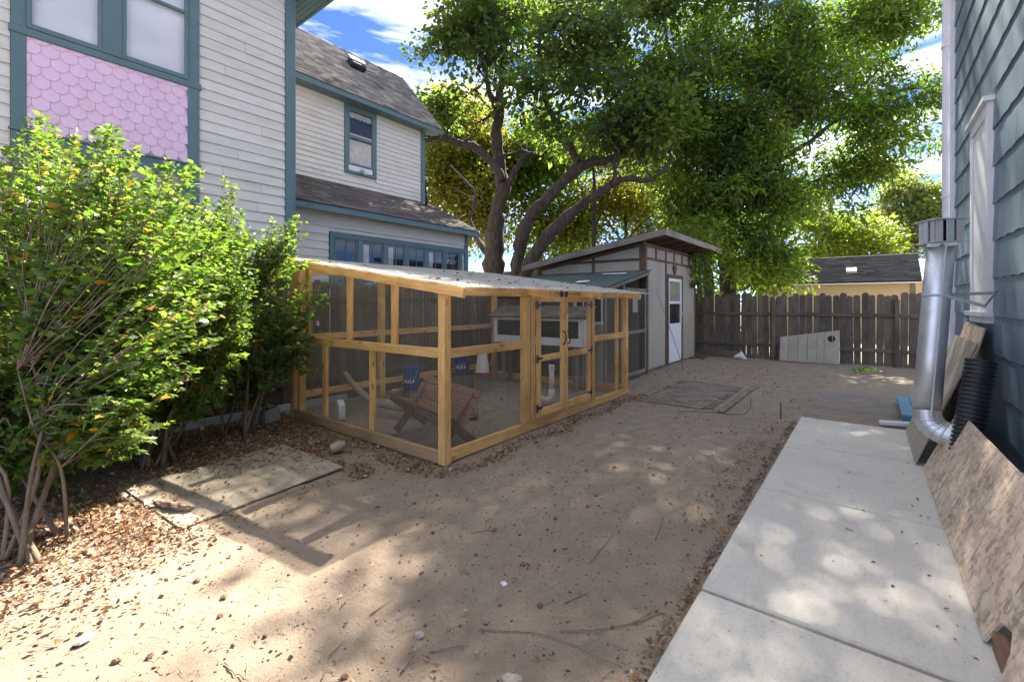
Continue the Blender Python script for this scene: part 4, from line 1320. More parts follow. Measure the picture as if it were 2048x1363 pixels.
for k in (1, 2, 3, 4, 5):
    d = (el[k + 1] - el[k - 1]).normalized() if k < len(el) - 1 else Vector((1, 0, 0))
    tube('elbow_band', [el[k] - d * .006, el[k] + d * .006], .106, m_galv, fp, 24)
# cap: square box of folded plates between two trays
cx, cy, cz = top_.x, top_.y, top_.z
box('cap_collar', (cx - .10, cy - .10, cz - .03), (cx + .10, cy + .10, cz + .005), m_galvflat, fp)
cm = Matrix.Translation((cx, cy, cz)) @ Matrix.Rotation(R_(25), 4, 'Z')
def cb_(name, lo, hi, mt=m_galv): return box(name, lo, hi, mt, fp, .002, cm)
cb_('cap_tray', (-.125, -.125, .006), (.125, .125, .016))
cb_('cap_lid', (-.135, -.135, .205), (.135, .135, .217))
for a in range(4):
    rot = cm @ Matrix.Rotation(R_(90 * a), 4, 'Z')
    for s in (-1, 0, 1):
        wdt = .056
        box('cap_plate', (s * .078 - wdt / 2, -.114 + (0 if s else -.008), .017), (s * .078 + wdt / 2, -.108 + (0 if s else -.008), .204), m_galvflat if s else m_galv, fp, .001, rot)
cb_('cap_core', (-.06, -.06, .017), (.06, .06, .204), m_dark)
hp = bot_.lerp(top_, .69)
tube('strap_ring', [hp + Vector((0, 0, -.012)), hp + Vector((0, 0, .012))], .106, m_galvflat, fp, 24)
beam('strap', hp + Vector((.0, .11, .0)), (XB - .022, 5.98, 1.64), .004, .028, m_galvflat, fp, .001)
bend = Vector((.80, 5.62, 1.52))
beam('strap', hp + Vector((.03, -.105, .0)), bend, .004, .028, m_galvflat, fp, .001)
beam('strap', bend, (XB - .022, 5.95, 1.665), .004, .028, m_galvflat, fp, .001)

# leaning sheets by the blue wall
def sheet(name, c00, c10, c11, c01, th, mat, label, cat):
    a, b_, c, d = (Vector(p) for p in (c00, c10, c11, c01))
    x = (b_ - a).normalized(); nrm = x.cross(d - a).normalized(); y = nrm.cross(x)
    mt = Matrix((x, y, nrm)).transposed().to_4x4(); mt.translation = a
    inv = mt.inverted()
    pts = [inv @ p for p in (a, b_, c, d)]
    vs = [(p.x, p.y, -th / 2) for p in pts] + [(p.x, p.y, th / 2) for p in pts]
    fs = [[3, 2, 1, 0], [4, 5, 6, 7], [0, 1, 5, 4], [1, 2, 6, 5], [2, 3, 7, 6], [3, 0, 4, 7]]
    o = link(name, mesh(name, vs, fs), mat, None, mt)
    return tag(o, label, cat)
sheet('strand_board_sheet', (.58, 6.15, .045), (.58, 7.55, .045), (.905, 7.5, 1.33), (.905, 6.32, 1.30), .012, m_osb, 'upright strand board sheet between the grooved siding sheet and the blue wall', 'board')
# grooved brown siding: strips as parts
gs = thing('siding_sheet', (.4, 6.4, 0), 'tan grooved siding sheet leaning behind the flue pipe', 'siding sheet')
A0, A1, B0, B1 = Vector((.36, 5.68, .04)), Vector((.37, 7.15, .04)), Vector((.77, 5.70, 1.19)), Vector((.775, 7.0, 1.19))
nrm = (A1 - A0).cross(B0 - A0).normalized()
if nrm.x > 0: nrm = -nrm
for k in range(9):
    f0, f1 = k / 9 + .004, (k + 1) / 9 - .004
    prism('siding_strip', [A0.lerp(A1, f0), A0.lerp(A1, f1), B0.lerp(B1, f1), B0.lerp(B1, f0)], nrm * .012, m_whiteply, gs)
prism('backing', [A0 - nrm * .004, A1 - nrm * .004, B1 - nrm * .004, B0 - nrm * .004], nrm * .0035, m_dark, gs)
# front strand board (notched)
a, b_, c, d = Vector((.415, 1.0, .045)), Vector((.405, 5.57, .045)), Vector((.63, 5.63, .60)), Vector((.68, 1.0, .66))
x = (b_ - a).normalized(); nrm = x.cross(d - a).normalized(); y = nrm.cross(x)
mt = Matrix((x, y, nrm)).transposed().to_4x4(); mt.translation = a
inv = mt.inverted()
L1 = (inv @ b_).x
prof = [(0, 0), (1.60, 0), (1.66, .11), (1.74, .16), (1.86, .13), (1.89, 0), (L1, 0), ((inv @ c).x, (inv @ c).y), (0, (inv @ d).y)]
n = len(prof)
me = mesh('strand_board_sheet', [(px, py, -.006) for px, py in prof] + [(px, py, .006) for px, py in prof], [list(range(n))[::-1], list(range(n, 2 * n))] + [[k, (k + 1) % n, n + (k + 1) % n, n + k] for k in range(n)])
tag(link('strand_board_sheet', me, m_osb, None, mt), 'long notched strand board sheet leaning low along the walk', 'board')
tag(box('wood_scrap', (.43, 2.64, .036), (.52, 2.86, .12), m_redwood), 'brown splintered wood scrap under the notch of the long board', 'scrap')
for yy in (1.8, 4.0):
    s_ = tag(box('timber', (.70, yy, .036), (.90, yy + .09, .52), m_oldwood), 'upright timber offcut propping a low strand board', 'timber', 'timber props')
# black corrugated drain pipe
pts, rad = [], []
d0, d1_ = P(1934, 880, 3.70), P(1962, 722, 3.76)
d0 = d0 + (d0 - d1_).normalized() * (d0.z - .04) / max(.2, (d1_ - d0).normalized().z)
N_ = 120
for i in range(N_):
    s = i / (N_ - 1)
    pts.append(d0.lerp(d1_, s))
    rad.append(.094 + .006 * (1 if (i // 2) % 2 else -1))
dp = tube('drain_pipe', pts, rad, m_blackpl, None, 20)
tag(dp, 'black corrugated drain pipe standing beside the blue wall', 'drain pipe')
# blue hatch
ht = thing('cellar_hatch', (.6, 8.3, 0), 'light blue painted low hatch on the ground past the flue pipe', 'hatch')
box('frame', (.36, 7.66, 0), (.90, 9.1, .085), m_bluepaint, ht, .006)
for k in range(4): box('hatch_board', (.345 + k * .141, 7.64, .088), (.482 + k * .141, 9.12, .125), m_bluepaint, ht, .004)
wp = thing('gutter_offcut', (.35, 7.45, 0), 'short white gutter offcut lying at the end of the walk', 'gutter')
beam('channel', (.12, 7.36, .045), (.50, 7.48, .05), .075, .05, m_white, wp, .008)

# ------------------------------------------------------------------ loose things in the yard
def quad_sheet(name, pts, z, th, mat, label, cat):
    return tag(prism(name, [(x, y, z) for x, y in pts], (0, 0, th), mat), label, cat)
quad_sheet('plywood_sheet', [(-3.72, .99), (-3.88, 2.31), (-4.97, 2.28), (-4.84, .93)], .012, .010, m_ply, 'lower dirty plywood sheet, its edge showing under another', 'plywood')
quad_sheet('plywood_sheet', [(-3.64, 1.04), (-3.83, 2.36), (-4.93, 2.33), (-4.79, .98)], .0235, .011, m_ply, 'upper grey plywood sheet lying on the dirt strewn with leaves', 'plywood')
bl = tube('rotten_log', smooth_line([(-4.20, 1.03, .058), (-4.08, 1.08, .062), (-3.96, 1.12, .058), (-3.87, 1.18, .060)], 4), [.012, .02, .026, .021, .029, .024, .031, .026, .03, .024, .02, .026, .012], m_rotten, None, 9, wob=.5, smooth=False)
tag(bl, 'short rotten log lying on the corner of the plywood', 'log')
ck = thing('cinder_block', (-6.2, 2.75, 0), 'grey cinder block by the fence beside the run', 'cinder block')
box('face', (-6.40, 2.62, 0), (-6.02, 2.65, .19), m_block, ck)
box('face', (-6.40, 2.78, 0), (-6.02, 2.81, .19), m_block, ck)
for x in (-6.40, -6.228, -6.055): box('web', (x, 2.651, 0), (x + .035, 2.779, .189), m_block, ck)
ct = thing('glass_jar', (-4.35, 2.62, 0), 'dusty glass jar tipped on its side among leaves by the run', 'jar')
jm = Matrix.Translation((-4.33, 2.60, .06)) @ Matrix.Rotation(R_(55), 4, 'Z') @ Matrix.Rotation(R_(72), 4, 'Y')
m_jar = M('dusty_glass', (.34, .29, .22), (.25, .20, .15), 9, .18, 'obj', rnd=0, bstr=0, spec=.6)
lathe('jar_body', [(.045, -.06), (.055, -.05), (.056, .03), (.045, .055), (.038, .06), (.038, .075)], m_jar, ct, None, 18, jm)
lathe('jar_lip', [(.040, .0755), (.042, .078), (.042, .086), (.036, .088)], m_jar, ct, None, 18, jm)
def rock(name, loc, s, mat, label, cat, group=None, flat=.6):
    ico = []
    vs, fs = lathe_geo([(.3, -.9), (.85, -.5), (1., 0), (.8, .5), (.35, .85)], 9)
    vs = [Vector((v.x * s * random.uniform(.7, 1.2), v.y * s * .75 * random.uniform(.65, 1.2), (v.z * flat) * s * random.uniform(.7, 1.15))) for v in vs]
    me = mesh(name, vs, fs)
    o = link(name, me, mat, None, Matrix.Translation((loc[0], loc[1], float(ground_z(loc[0], loc[1])) + s * flat * .55)) @ Matrix.Rotation(random.uniform(0, 6), 4, 'Z'))
    return tag(o, label, cat, group)
def gpx(u, v): 
    t_ = CAM_H * FPX / (v - HOR)
    p = P(u, v, t_)
    return p.x, p.y
rock('stone', gpx(1008, 1162), .022, m_white, 'bright white pebble alone on the shaded dirt', 'stone')
rock('stone', gpx(168, 1290), .035, m_stone, 'smooth pale oval stone on the sunlit dirt', 'stone')
rock('stone', gpx(840, 1262), .026, m_stone, 'flat grey stone on the dirt beside a twig', 'stone')
rock('stone', gpx(1022, 1355), .045, m_stone, 'broad pinkish flat stone half sunk in the dirt', 'stone', flat=.3)
for q_ in ((440, 1236), (448, 1200), (395, 1165), (80, 1272), (232, 1330), (300, 1318), (1192, 988), (1175, 1008), (952, 1105), (1045, 1122), (1080, 1205), (690, 1350)):
    rock('dirt_clod', gpx(*q_), random.uniform(.012, .024), m_clod, 'dark brown crumbly clod lying on the bare dirt', 'clod', 'dirt clods')
for q_ in ((1330, 1330), (450, 945), (1090, 1010), (760, 1030), (1300, 900), (1420, 1130), (945, 980), (1130, 940), (830, 1290), (680, 1195), (1350, 860)):
    rock('stone', gpx(*q_), random.uniform(.012, .022), m_stone, 'small pale grey pebble lying on the bare dirt', 'stone', 'small pale pebbles')
def rod(name, pts, r, mat, label, cat): return tag(tube(name, pts, r, mat, None, 6), label, cat)
rod('steel_rod', [(-.92, 7.05, -.02), (-.92, 7.06, .12), (-.925, 7.07, .20)], .007, m_black, 'short black steel stake upright at the walk corner', 'stake')
rod('bent_wire', [(-2.1, 6.5, .02), (-1.8, 6.68, .025), (-1.5, 6.75, .02), (-1.32, 6.82, .03), (-1.27, 6.95, .10), (-1.27, 7.02, 0.22)], .0042, m_black, 'bent black wire rising from the dirt beside the pavers', 'wire')
# droppings-like crumbs and leaves on the walk (scattered litter)
# sticks on the ground
STK = [[(1265, 1245), (1390, 1225), (1480, 1275), (1530, 1285)], [(860, 1293), (935, 1285)], [(955, 1250), (1100, 1268), (1240, 1330)], [(1120, 1260), (1250, 1245), (1320, 1215)], [(450, 1330), (470, 1352), (500, 1362)], [(660, 1310), (690, 1280)], [(740, 1230), (790, 1190)], [(1130, 1200), (1180, 1180)], [(1180, 1120), (1230, 1060)], [(1310, 1075), (1350, 1030)], [(800, 1340), (830, 1300)], [(640, 1360), (665, 1300)], [(940, 1062), (990, 1055)], [(1000, 1360), (1030, 1330)]]
for s_ in STK:
    pts_ = []
    for (u, v_) in s_:
        x, y = gpx(min(u, 1330), v_)
        pts_.append((x, y, float(ground_z(x, y)) + .008))
    pl_ = smooth_line(pts_, 4) if len(pts_) > 2 else np.array(pts_)
    pl_[:, :2] += rng.normal(0, .004, (len(pl_), 2))
    tag(tube('twig', pl_, list(np.linspace(.0036, .0016, len(pl_))), m_twig, None, 5), 'thin dry twig lying on the bare dirt', 'twig', 'twigs on the dirt')

# leaf litter
def scatter(n, f):
    out = []
    while len(out) < n:
        x = rng.uniform(-6.5, -.6, 20000); y = rng.uniform(-.5, 12, 20000)
        p = f(x, y)
        k = rng.random(20000) < p
        out += list(zip(x[k], y[k]))
    return np.array(out[:n])
def litter_p(x, y):
    p = np.zeros_like(x)
    d1 = np.exp(-(((x + 4.3) / .75) ** 2 + ((y - .45) / .6) ** 2))        # under the near shrub
    d2 = np.exp(-(((x + 5.3) / .9) ** 2 + ((y - 2.1) / .75) ** 2)) * .95
    d3 = np.exp(-(((x + 3.75) / .42) ** 2 + ((y - .75) / .36) ** 2)) * .6
    d4 = np.exp(-((y - 2.85) / .14) ** 2) * (x < -3.1) * (x > -6.3) * .3
    d5 = np.exp(-((x + 2.98 + .06 * np.sin(y * 5)) / .09) ** 2) * (y > 2.8) * (y < 7.4) * .38
    d6 = np.exp(-((x + .75) / .035) ** 2) * (y < 7.0) * .6
    d7 = np.exp(-((x + .9) / .16) ** 2) * (y > 3.2) * (y < 6.5) * .12
    d8 = .005 + .008 * (y > 6)
    d9 = np.exp(-((y - 12.7) / .5) ** 2) * .1
    d10 = np.exp(-((y - 2.42) / .12) ** 2) * (x > -4.9) * (x < -3.5) * .35
    inside = (x > -6.05) & (x < -3.25) & (y > 3.1) & (y < 7.2)
    p = np.maximum.reduce([d1, d2, d3, d4, d5, d6, d7, d8 * np.ones_like(x), d9, d10])
    p = p * (.35 + 1.3 * np.clip(vnoise(x, y, 2.2, 11) + .5, 0, 1))
    return np.where(inside, .006, p) * ~((x > -.70) & (y < 7.2))
LC = np.array([(.38, .23, .11), (.42, .29, .17), (.28, .155, .08), (.50, .40, .29), (.34, .165, .085), (.22, .125, .075), (.40, .30, .20), (.30, .14, .07), (.19, .12, .08)])
pp = scatter(36000, litter_p)
n = len(pp)
zz = ground_z(pp[:, 0], pp[:, 1]) + rng.uniform(.004, .02, n)
onply = (pp[:, 0] < -3.7) & (pp[:, 0] > -4.9) & (pp[:, 1] > 1.0) & (pp[:, 1] < 2.33)
keep = ~onply | (rng.random(n) < .22)
zz = np.where(onply, .042, zz)
pp, zz = pp[keep], zz[keep]; n = len(pp)
ax = rng.normal(size=(n, 3)) * [1, 1, .28]
tag(leaves('leaf_litter', np.column_stack([pp, zz]), ax, rng.gamma(4., .0064, n).clip(.008, .055) * np.where(pp[:, 0] > -1.3, .7, 1), LC[rng.integers(0, len(LC), n)] * rng.uniform(.7, 1.15, (n, 1)) * np.where(pp[:, :1] > -1.3, .8, 1), CURL, m_litter, None), 'dry brown leaf litter under the shrubs and along the edges', 'leaf litter', kind='stuff')
# crumbs on the walk
n = 120
cp = np.column_stack([rng.uniform(-.68, .36, n), rng.uniform(1.2, 7.1, n), np.full(n, .043)])
cp[:50, 0] = .36 - np.abs(rng.normal(0, .05, 50))
tag(leaves('walk_crumbs', cp, rng.normal(size=(n, 3)) * [1, 1, .2], rng.uniform(.006, .03, n) , np.array([(.16, .11, .07), (.22, .15, .09)])[rng.integers(0, 2, n)], RHOMB, m_litter, None), 'dark leaf crumbs scattered over the pale walk', 'debris', kind='stuff')
# pebbles
n = 15000
def peb_p(x, y): return .35 * np.exp(-np.clip(y - 2, 0, None) / 4) * (.2 + 1.4 * np.clip(vnoise(x, y, 1.3, 17) + .5, 0, 1)) * ~((x > -.74) & (y < 7.2)) * ~((x > -4.95) & (x < -3.6) & (y > .9) & (y < 2.4))
pp = scatter(n, peb_p)
T = np.array([[1, 0, 0], [0, 1, 0], [-1, 0, 0], [0, -1, 0], [0, 0, 1], [0, 0, -1.0]])
Fp = np.array([[0, 1, 4], [1, 2, 4], [2, 3, 4], [3, 0, 4], [1, 0, 5], [2, 1, 5], [3, 2, 5], [0, 3, 5]])
sz_ = rng.gamma(1.5, .0020, n) + .0014
an = rng.uniform(0, 6.28, n)
ca, sa = np.cos(an), np.sin(an)
TT = T[None] * rng.uniform(.6, 1.3, (n, 6, 1)) * sz_[:, None, None] * [1, .8, .6]
V = np.stack([TT[..., 0] * ca[:, None] - TT[..., 1] * sa[:, None], TT[..., 0] * sa[:, None] + TT[..., 1] * ca[:, None], TT[..., 2]], -1)
V += np.column_stack([pp, ground_z(pp[:, 0], pp[:, 1]) + sz_ * .3])[:, None, :]
PC = np.array([(.24, .16, .11), (.15, .10, .075), (.40, .35, .29), (.30, .21, .15), (.20, .17, .14), (.12, .09, .07)])
tag(link('gravel', big_mesh('gravel', V.reshape(-1, 3), (Fp[None] + (np.arange(n) * 6)[:, None, None]).reshape(-1, 3), np.repeat(PC[rng.integers(0, 6, n)], 6, 0)), m_pebble), 'loose small gravel and crumbs over the bare dirt', 'gravel', kind='stuff')
# fine dry straw
n = 2600
pp = scatter(n, lambda x, y: .25 * (x > -3.2) * (x < -.75) * (y < 6) * np.clip(vnoise(x, y, 1.1, 23) + .4, 0, 1))
tag(leaves('dry_straw', np.column_stack([pp, ground_z(pp[:, 0], pp[:, 1]) + .006]), rng.normal(size=(n, 3)) * [1, 1, .06], rng.uniform(.03, .10, n), np.array([(.38, .30, .20), (.26, .19, .13)])[rng.integers(0, 2, n)], (NARROW[0] * [1, .12, .3], NARROW[1]), m_litter, None), 'fine dry straw and rootlets on the dirt', 'straw', kind='stuff')
# weed by the fence
wdg = thing('weed', (.05, 13.1, 0), 'small green weed growing in the dirt near the back fence', 'weed')
n = 70
leaves('leaf_tuft', np.column_stack([rng.normal(-.05, .12, n), rng.normal(12.6, .09, n), rng.uniform(.02, .09, n)]), rng.normal(size=(n, 3)) * [1, 1, .5] + [0, 0, .5], rng.uniform(.05, .11, n), np.tile([.12, .24, .06], (n, 1)) * rng.uniform(.7, 1.2, (n, 1)), QUAD, m_bushleaf, wdg)

# ------------------------------------------------------------------ shrubs
def in_poly(u, v, poly):
    poly = np.array(poly, float)
    c = np.zeros(len(u), bool)
    j = len(poly) - 1
    for i in range(len(poly)):
        xi, yi = poly[i]; xj, yj = poly[j]
        with np.errstate(divide='ignore', invalid='ignore'):
            c ^= ((yi > v) != (yj > v)) & (u < (xj - xi) * (v - yi) / (yj - yi) + xi)
        j = i
    return c
GREEN_B = np.array([(.095, .17, .04), (.125, .205, .05), (.075, .135, .036), (.155, .225, .055), (.12, .185, .07), (.18, .22, .10)])
def shrub(label, base, poly, tr, nsh, per, leaf, stems, palette=GREEN_B, blossoms=(), low=None, tips=()):
    base = np.array(base, float)
    root = thing('shrub', tuple(base), label, 'shrub')
    poly_a = np.array(poly, float)
    lo, hi = poly_a.min(0), poly_a.max(0)
    T_ = []
    while len(T_) < nsh:
        u = rng.uniform(lo[0], hi[0], 4000); v = rng.uniform(lo[1], hi[1], 4000)
        k = in_poly(u, v, poly)
        t = tr[0] + (tr[1] - tr[0]) * rng.beta(1.3, 1.3, 4000)
        T_ += list(Pn(u, v, t)[k])
    T_ = np.array(T_[:nsh])
    if tips:                             # long whippy shoots above the mass
        T_ = np.vstack([T_, [P(u, v, rng.uniform(tr[0] + .3, tr[1] - .25)) for u, v in tips for _ in range(2)]])
        nsh = len(T_)
    if low:
        lp_, nl = low
        a_ = np.array(lp_, float); l0, l1 = a_.min(0), a_.max(0)
        E_ = []
        while len(E_) < nl:
            u = rng.uniform(l0[0], l1[0], 2000); v = rng.uniform(l0[1], l1[1], 2000)
            k = in_poly(u, v, lp_)
            E_ += list(Pn(u, v, rng.uniform(tr[0], tr[0] + .75 * (tr[1] - tr[0]), 2000))[k])
        T_ = np.vstack([T_, E_[:nl]]); nsh = len(T_)
    low_ = T_[:, 2] < .9
    if low_.any():                       # drooping lower shoots
        T_ = np.vstack([T_, T_[low_] + rng.normal(0, .05, (low_.sum(), 3))])
        nsh = len(T_)
    # stems
    stem_ends = []
    for k in range(stems):
        tgt = T_[rng.integers(nsh)]
        an = rng.uniform(0, 6.28)
        b0 = base + [.16 * math.cos(an), .16 * math.sin(an), -.03]
        end = b0 * .25 + tgt * .75
        end[2] = max(end[2], 1.1)
        mid = b0 * .62 + end * .38 + rng.normal(0, .05, 3); mid[2] = b0[2] + .42 * (end[2] - b0[2])
        m2 = b0 * .3 + end * .7 + rng.normal(0, .04, 3)
        ln = smooth_line([b0, mid, m2, end], 5)
        r0 = rng.uniform(.011, .022)
        tube('stem', ln, list(np.linspace(r0, r0 * .35, len(ln))), m_bark2, root, 7, wob=.12)
        stem_ends.append(ln)
    nodes = np.vstack(stem_ends)
    nodes = nodes[nodes[:, 2] > .4]
    tw, pos, axs, siz, col = [], [], [], [], []
    for tgt in T_:
        d = np.linalg.norm(nodes - tgt + [0, 0, .25 if tgt[2] > .9 else -.15], axis=1)
        s = nodes[np.argmin(d)]
        if np.linalg.norm(tgt - s) > 1.0: s = tgt + (s - tgt) * (1.0 / np.linalg.norm(tgt - s))
        mid = (s + tgt) / 2 + rng.normal(0, .05, 3) + [0, 0, .04]
        ln = smooth_line([s, mid, tgt], 4)
        tw.append(tube_geo([Vector(p) for p in ln], list(np.linspace(.006, .0018, len(ln))), 3, False))
        m = int(per * rng.uniform(.6, 1.3))
        f = rng.beta(1.6, .9, m)
        f = .12 + .9 * f
        q_ = (1 - f)[:, None] ** 2 * s + 2 * (f * (1 - f))[:, None] * mid + (f ** 2)[:, None] * tgt
        dr = unit((tgt - s)[None])[0]
        an = rng.uniform(0, 6.28, m)
        out = np.column_stack([np.cos(an), np.sin(an), rng.uniform(-.55, .35, m)])
        a_ = out + dr * .45
        pos.append(q_ + unit(out) * .012); axs.append(a_)
        siz.append(leaf * rng.gamma(9., 1 / 9., m).clip(.4, 1.9) * (1.15 - .5 * f))
        c = palette[rng.integers(0, len(palette), m)] * rng.uniform(.75, 1.25, (m, 1))
        yl = rng.random(m) < .02
        c[yl] = np.array([(.42, .30, .05), (.40, .20, .05), (.33, .33, .05)])[rng.integers(0, 3, yl.sum())]
        if rng.random() < .05:          # a turning shoot
            k2 = rng.random(m) < .45
            c[k2] = np.array([(.38, .30, .06), (.36, .22, .07)])[rng.integers(0, 2, k2.sum())]
        col.append(c)
    vs, fs = join_geo(tw)
    o = link('twigs', mesh('twigs', vs, fs), m_bark2, root)
    o['kind'] = 'stuff'
    leaves('foliage', np.vstack(pos), np.vstack(axs), np.concatenate(siz), np.vstack(col), LOBED, m_bushleaf, root)
    for (u, v, t) in blossoms:
        p = P(u, v, t)
        bv, bfs = [], []
        for k in range(5):
            a0 = 2 * math.pi * k / 5
            o_ = len(bv)
            for rr_, da, zz_ in ((.0, 0, 0), (.03, -.5, .012), (.042, 0, .018), (.03, .5, .012)):
                bv.append((rr_ * math.cos(a0 + da), -zz_ - .01, rr_ * math.sin(a0 + da)))
            bfs.append([o_, o_ + 1, o_ + 2, o_ + 3])
        link('blossom', mesh('blossom', bv, bfs), m_pink, root, Matrix.Translation(p))
    return root
shrub('tall flowering shrub with bright sunlit leaves beside the plywood', (-4.0, .42, 0),
      [(-160, 430), (20, 330), (70, 245), (120, 270), (180, 300), (225, 265), (270, 320), (330, 340), (380, 325), (420, 420), (455, 520), (450, 650), (410, 740), (370, 800), (300, 840), (280, 900), (200, 930), (120, 900), (60, 960), (-160, 1010)],
      (3.05, 4.6), 820, 40, .064, 9, tips=[(60, 240), (85, 232), (110, 255), (190, 260), (225, 258), (235, 275), (270, 300), (150, 275), (330, 318), (350, 330), (385, 330), (400, 345), (20, 300), (-20, 310)], blossoms=((160, 262, 3.6), (160, 520, 3.4)), low=([(-160, 740), (120, 770), (270, 790), (300, 880), (200, 940), (130, 900), (60, 965), (-160, 1010)], 300))
shrub('middle flowering shrub with many thin stems near the side fence', (-5.42, 1.35, 0),
      [(250, 500), (330, 440), (420, 400), (520, 520), (500, 690), (450, 800), (350, 850), (290, 820)],
      (4.35, 5.1), 460, 38, .058, 9, low=([(280, 740), (420, 740), (440, 820), (300, 860)], 90))
shrub('far flowering shrub leaning over the corner of the wire run', (-5.85, 2.25, 0),
      [(395, 440), (450, 365), (480, 440), (540, 470), (600, 430), (612, 520), (648, 590), (625, 640), (635, 700), (600, 760), (540, 770), (520, 810), (430, 810), (395, 700)],
      (5.1, 5.85), 520, 36, .056, 8, tips=[(450, 360), (470, 368), (462, 385), (485, 420), (545, 440), (560, 452), (595, 430), (605, 445), (610, 470), (640, 520), (652, 590), (660, 610), (640, 690), (625, 735)], blossoms=((640, 646, 5.5),))

# ------------------------------------------------------------------ trees
def cut_for_sun(p):
    """crowns cut open so the sun falls on the open dirt, the near shrub and the run roof"""
    for zp, x0, x1, y0, y1, pr in ((0, -5.0, -1.6, -3.0, 1.7, 1.0), (1.6, -7.0, -3.2, -1.4, 3.3, .97), (1.8, -6.4, -2.8, 2.6, 7.4, .62), (6.9, -11.2, -9.0, 3, 7, .8)):
        k = (p[2] - zp) / sun_dir.z
        x, y = p[0] - sun_dir.x * k, p[1] - sun_dir.y * k
        if x0 < x < x1 and y0 < y < y1: return rng.random() < pr
    k = (p[0] - .95) / sun_dir.x            # grazing light on the blue wall
    y, z = p[1] - sun_dir.y * k, p[2] - sun_dir.z * k
    if 4 < y < 8.9 and .4 < z < 7.5: return rng.random() < (.93 if z > 2.4 else .6)
    return False
def tree(name, label, limbs, clumps, leaf, bark, palette, tmpl=QUAD, group=None, dens=1.0, cat='tree', sub_r=.28, tint=None, mat=None, base_drop=True, droop=-.3):
    """limbs: rows of (u, v, t, width px); clumps: (u, v, t, ru px, rv px, rt m, leaves)"""
    first = limbs[0][0]
    p0 = P(first[0], first[1], first[2])
    root = thing(name, (p0.x, p0.y, 0), label, cat, group)
    nodes = []
    for i, lm in enumerate(limbs):
        pts = [(*P(u, v, t), w_ * mpp(t) / 2 * .76) for u, v, t, w_ in lm]
        if i == 0 or lm[0][1] > 535:
            b0 = pts[0]
            if b0[2] > .2: pts = [(b0[0], b0[1], -.1, b0[3] * 1.35), (b0[0], b0[1], b0[2] * .45, b0[3] * 1.08)] + pts
        ln = smooth_line(pts, 6)
        wv = np.cumsum(rng.normal(0, .022, (len(ln), 3)), 0); wv -= np.linspace(0, 1, len(ln))[:, None] * wv[-1]
        ln[:, :3] += wv * np.minimum(1, ln[:, 3:4] * 0 + 1)
        ln[:, 3] *= 1 + .13 * rng.normal(size=len(ln)).clip(-1.2, 1.2)
        tube('trunk' if i == 0 else 'limb', ln[:, :3], list(np.maximum(ln[:, 3], .012)), bark, root, 11, wob=.10)
        nodes.append(ln[:, :3])
        if name == 'shade_tree':
            for _ in range(5):            # crooked side branches
                k = rng.integers(int(len(ln) * .45), len(ln) - 1)
                q0 = ln[k, :3]; r0 = max(.014, ln[k, 3] * .45)
                dv = unit((rng.normal(size=3) * [1, 1, .6] + [0, 0, .45])[None])[0]
                bl_ = rng.uniform(.6, 1.7)
                br = [q0]
                for stp in range(5):
                    dv = unit((dv + rng.normal(0, .28, 3) + [0, 0, .05])[None])[0]
                    br.append(br[-1] + dv * bl_ / 5)
                br = smooth_line(br, 3)
                tube('branch', br, list(np.linspace(r0, .008, len(br))), bark, root, 7, wob=.15)
                nodes.append(br)
    nodes = np.vstack(nodes)
    pos, axs, col, siz, tw = [], [], [], [], []
    for (u, v, t, ru, rv, rt, n) in clumps:
        n = int(n * dens)
        c = np.array(P(u, v, t))
        r3 = np.array([ru * mpp(t), rt, rv * mpp(t)])
        nsub = max(3, int(n / 55))
        d = unit(rng.normal(size=(nsub, 3))) * rng.uniform(.15, 1.0, (nsub, 1)) ** .45
        loc = d * r3
        sc3 = c + loc[:, :1] * np.array([RV[0], RV[1], 0]) + loc[:, 1:2] * np.array([FV[0], FV[1], 0]) + loc[:, 2:] * np.array([0, 0, 1.0])
        k = np.argmin(np.linalg.norm(nodes - c, axis=1))
        hub = c * .75 + nodes[k] * .25
        tw.append(tube_geo([Vector(nodes[k]), Vector((nodes[k] + hub) / 2 + rng.normal(0, .12, 3)), Vector(hub)], [.045, .032, .018], 5, False))
        cb = palette[rng.integers(0, len(palette))] * rng.uniform(.85, 1.2)
        for s in sc3:
            if cut_for_sun(s): continue  # leaf cluster left out to let the sun through
            if rng.random() < .75:
                tw.append(tube_geo([Vector(hub), Vector((hub + s) / 2 + rng.normal(0, .08, 3)), Vector(s)], [.014, .009, .004], 3, False))
            m = max(8, int(n / nsub * rng.uniform(.6, 1.4)))
            ctr = s
            off = rng.normal(size=(m, 3)) * sub_r * np.array([1, 1, .7])
            pos.append(ctr + off)
            a_ = unit(off + rng.normal(size=(m, 3)) * .25) + [0, 0, droop]
            axs.append(a_)
            siz.append(leaf * rng.gamma(7., 1 / 7., m).clip(.35, 1.8))
            cc = (cb * .5 + palette[rng.integers(0, len(palette))] * .5)
            col.append(cc * rng.uniform(.7, 1.3, (m, 1)))
    vs, fs = join_geo(tw)
    o = link('twigs', mesh('twigs', vs, fs), bark, root); o['kind'] = 'stuff'
    leaves('crown', np.vstack(pos), np.vstack(axs), np.concatenate(siz), np.vstack(col), tmpl, mat or m_treeleaf, root)
    return root
def cl_fill(poly, tr, n, r, rt, per, seed):
    """clumps filling a picture polygon"""
    g_ = np.random.default_rng(seed)
    a = np.array(poly, float)
    lo, hi = a.min(0), a.max(0)
    out = []
    while len(out) < n:
        u = g_.uniform(lo[0], hi[0], 400); v = g_.uniform(lo[1], hi[1], 400)
        k = in_poly(u, v, poly)
        for uu, vv in zip(u[k], v[k]):
            t = g_.uniform(*tr)
            rr_ = r * g_.uniform(.7, 1.3)
            out.append((uu, vv, t, rr_, rr_ * .7, rt, per))
            if len(out) >= n: break
    return out
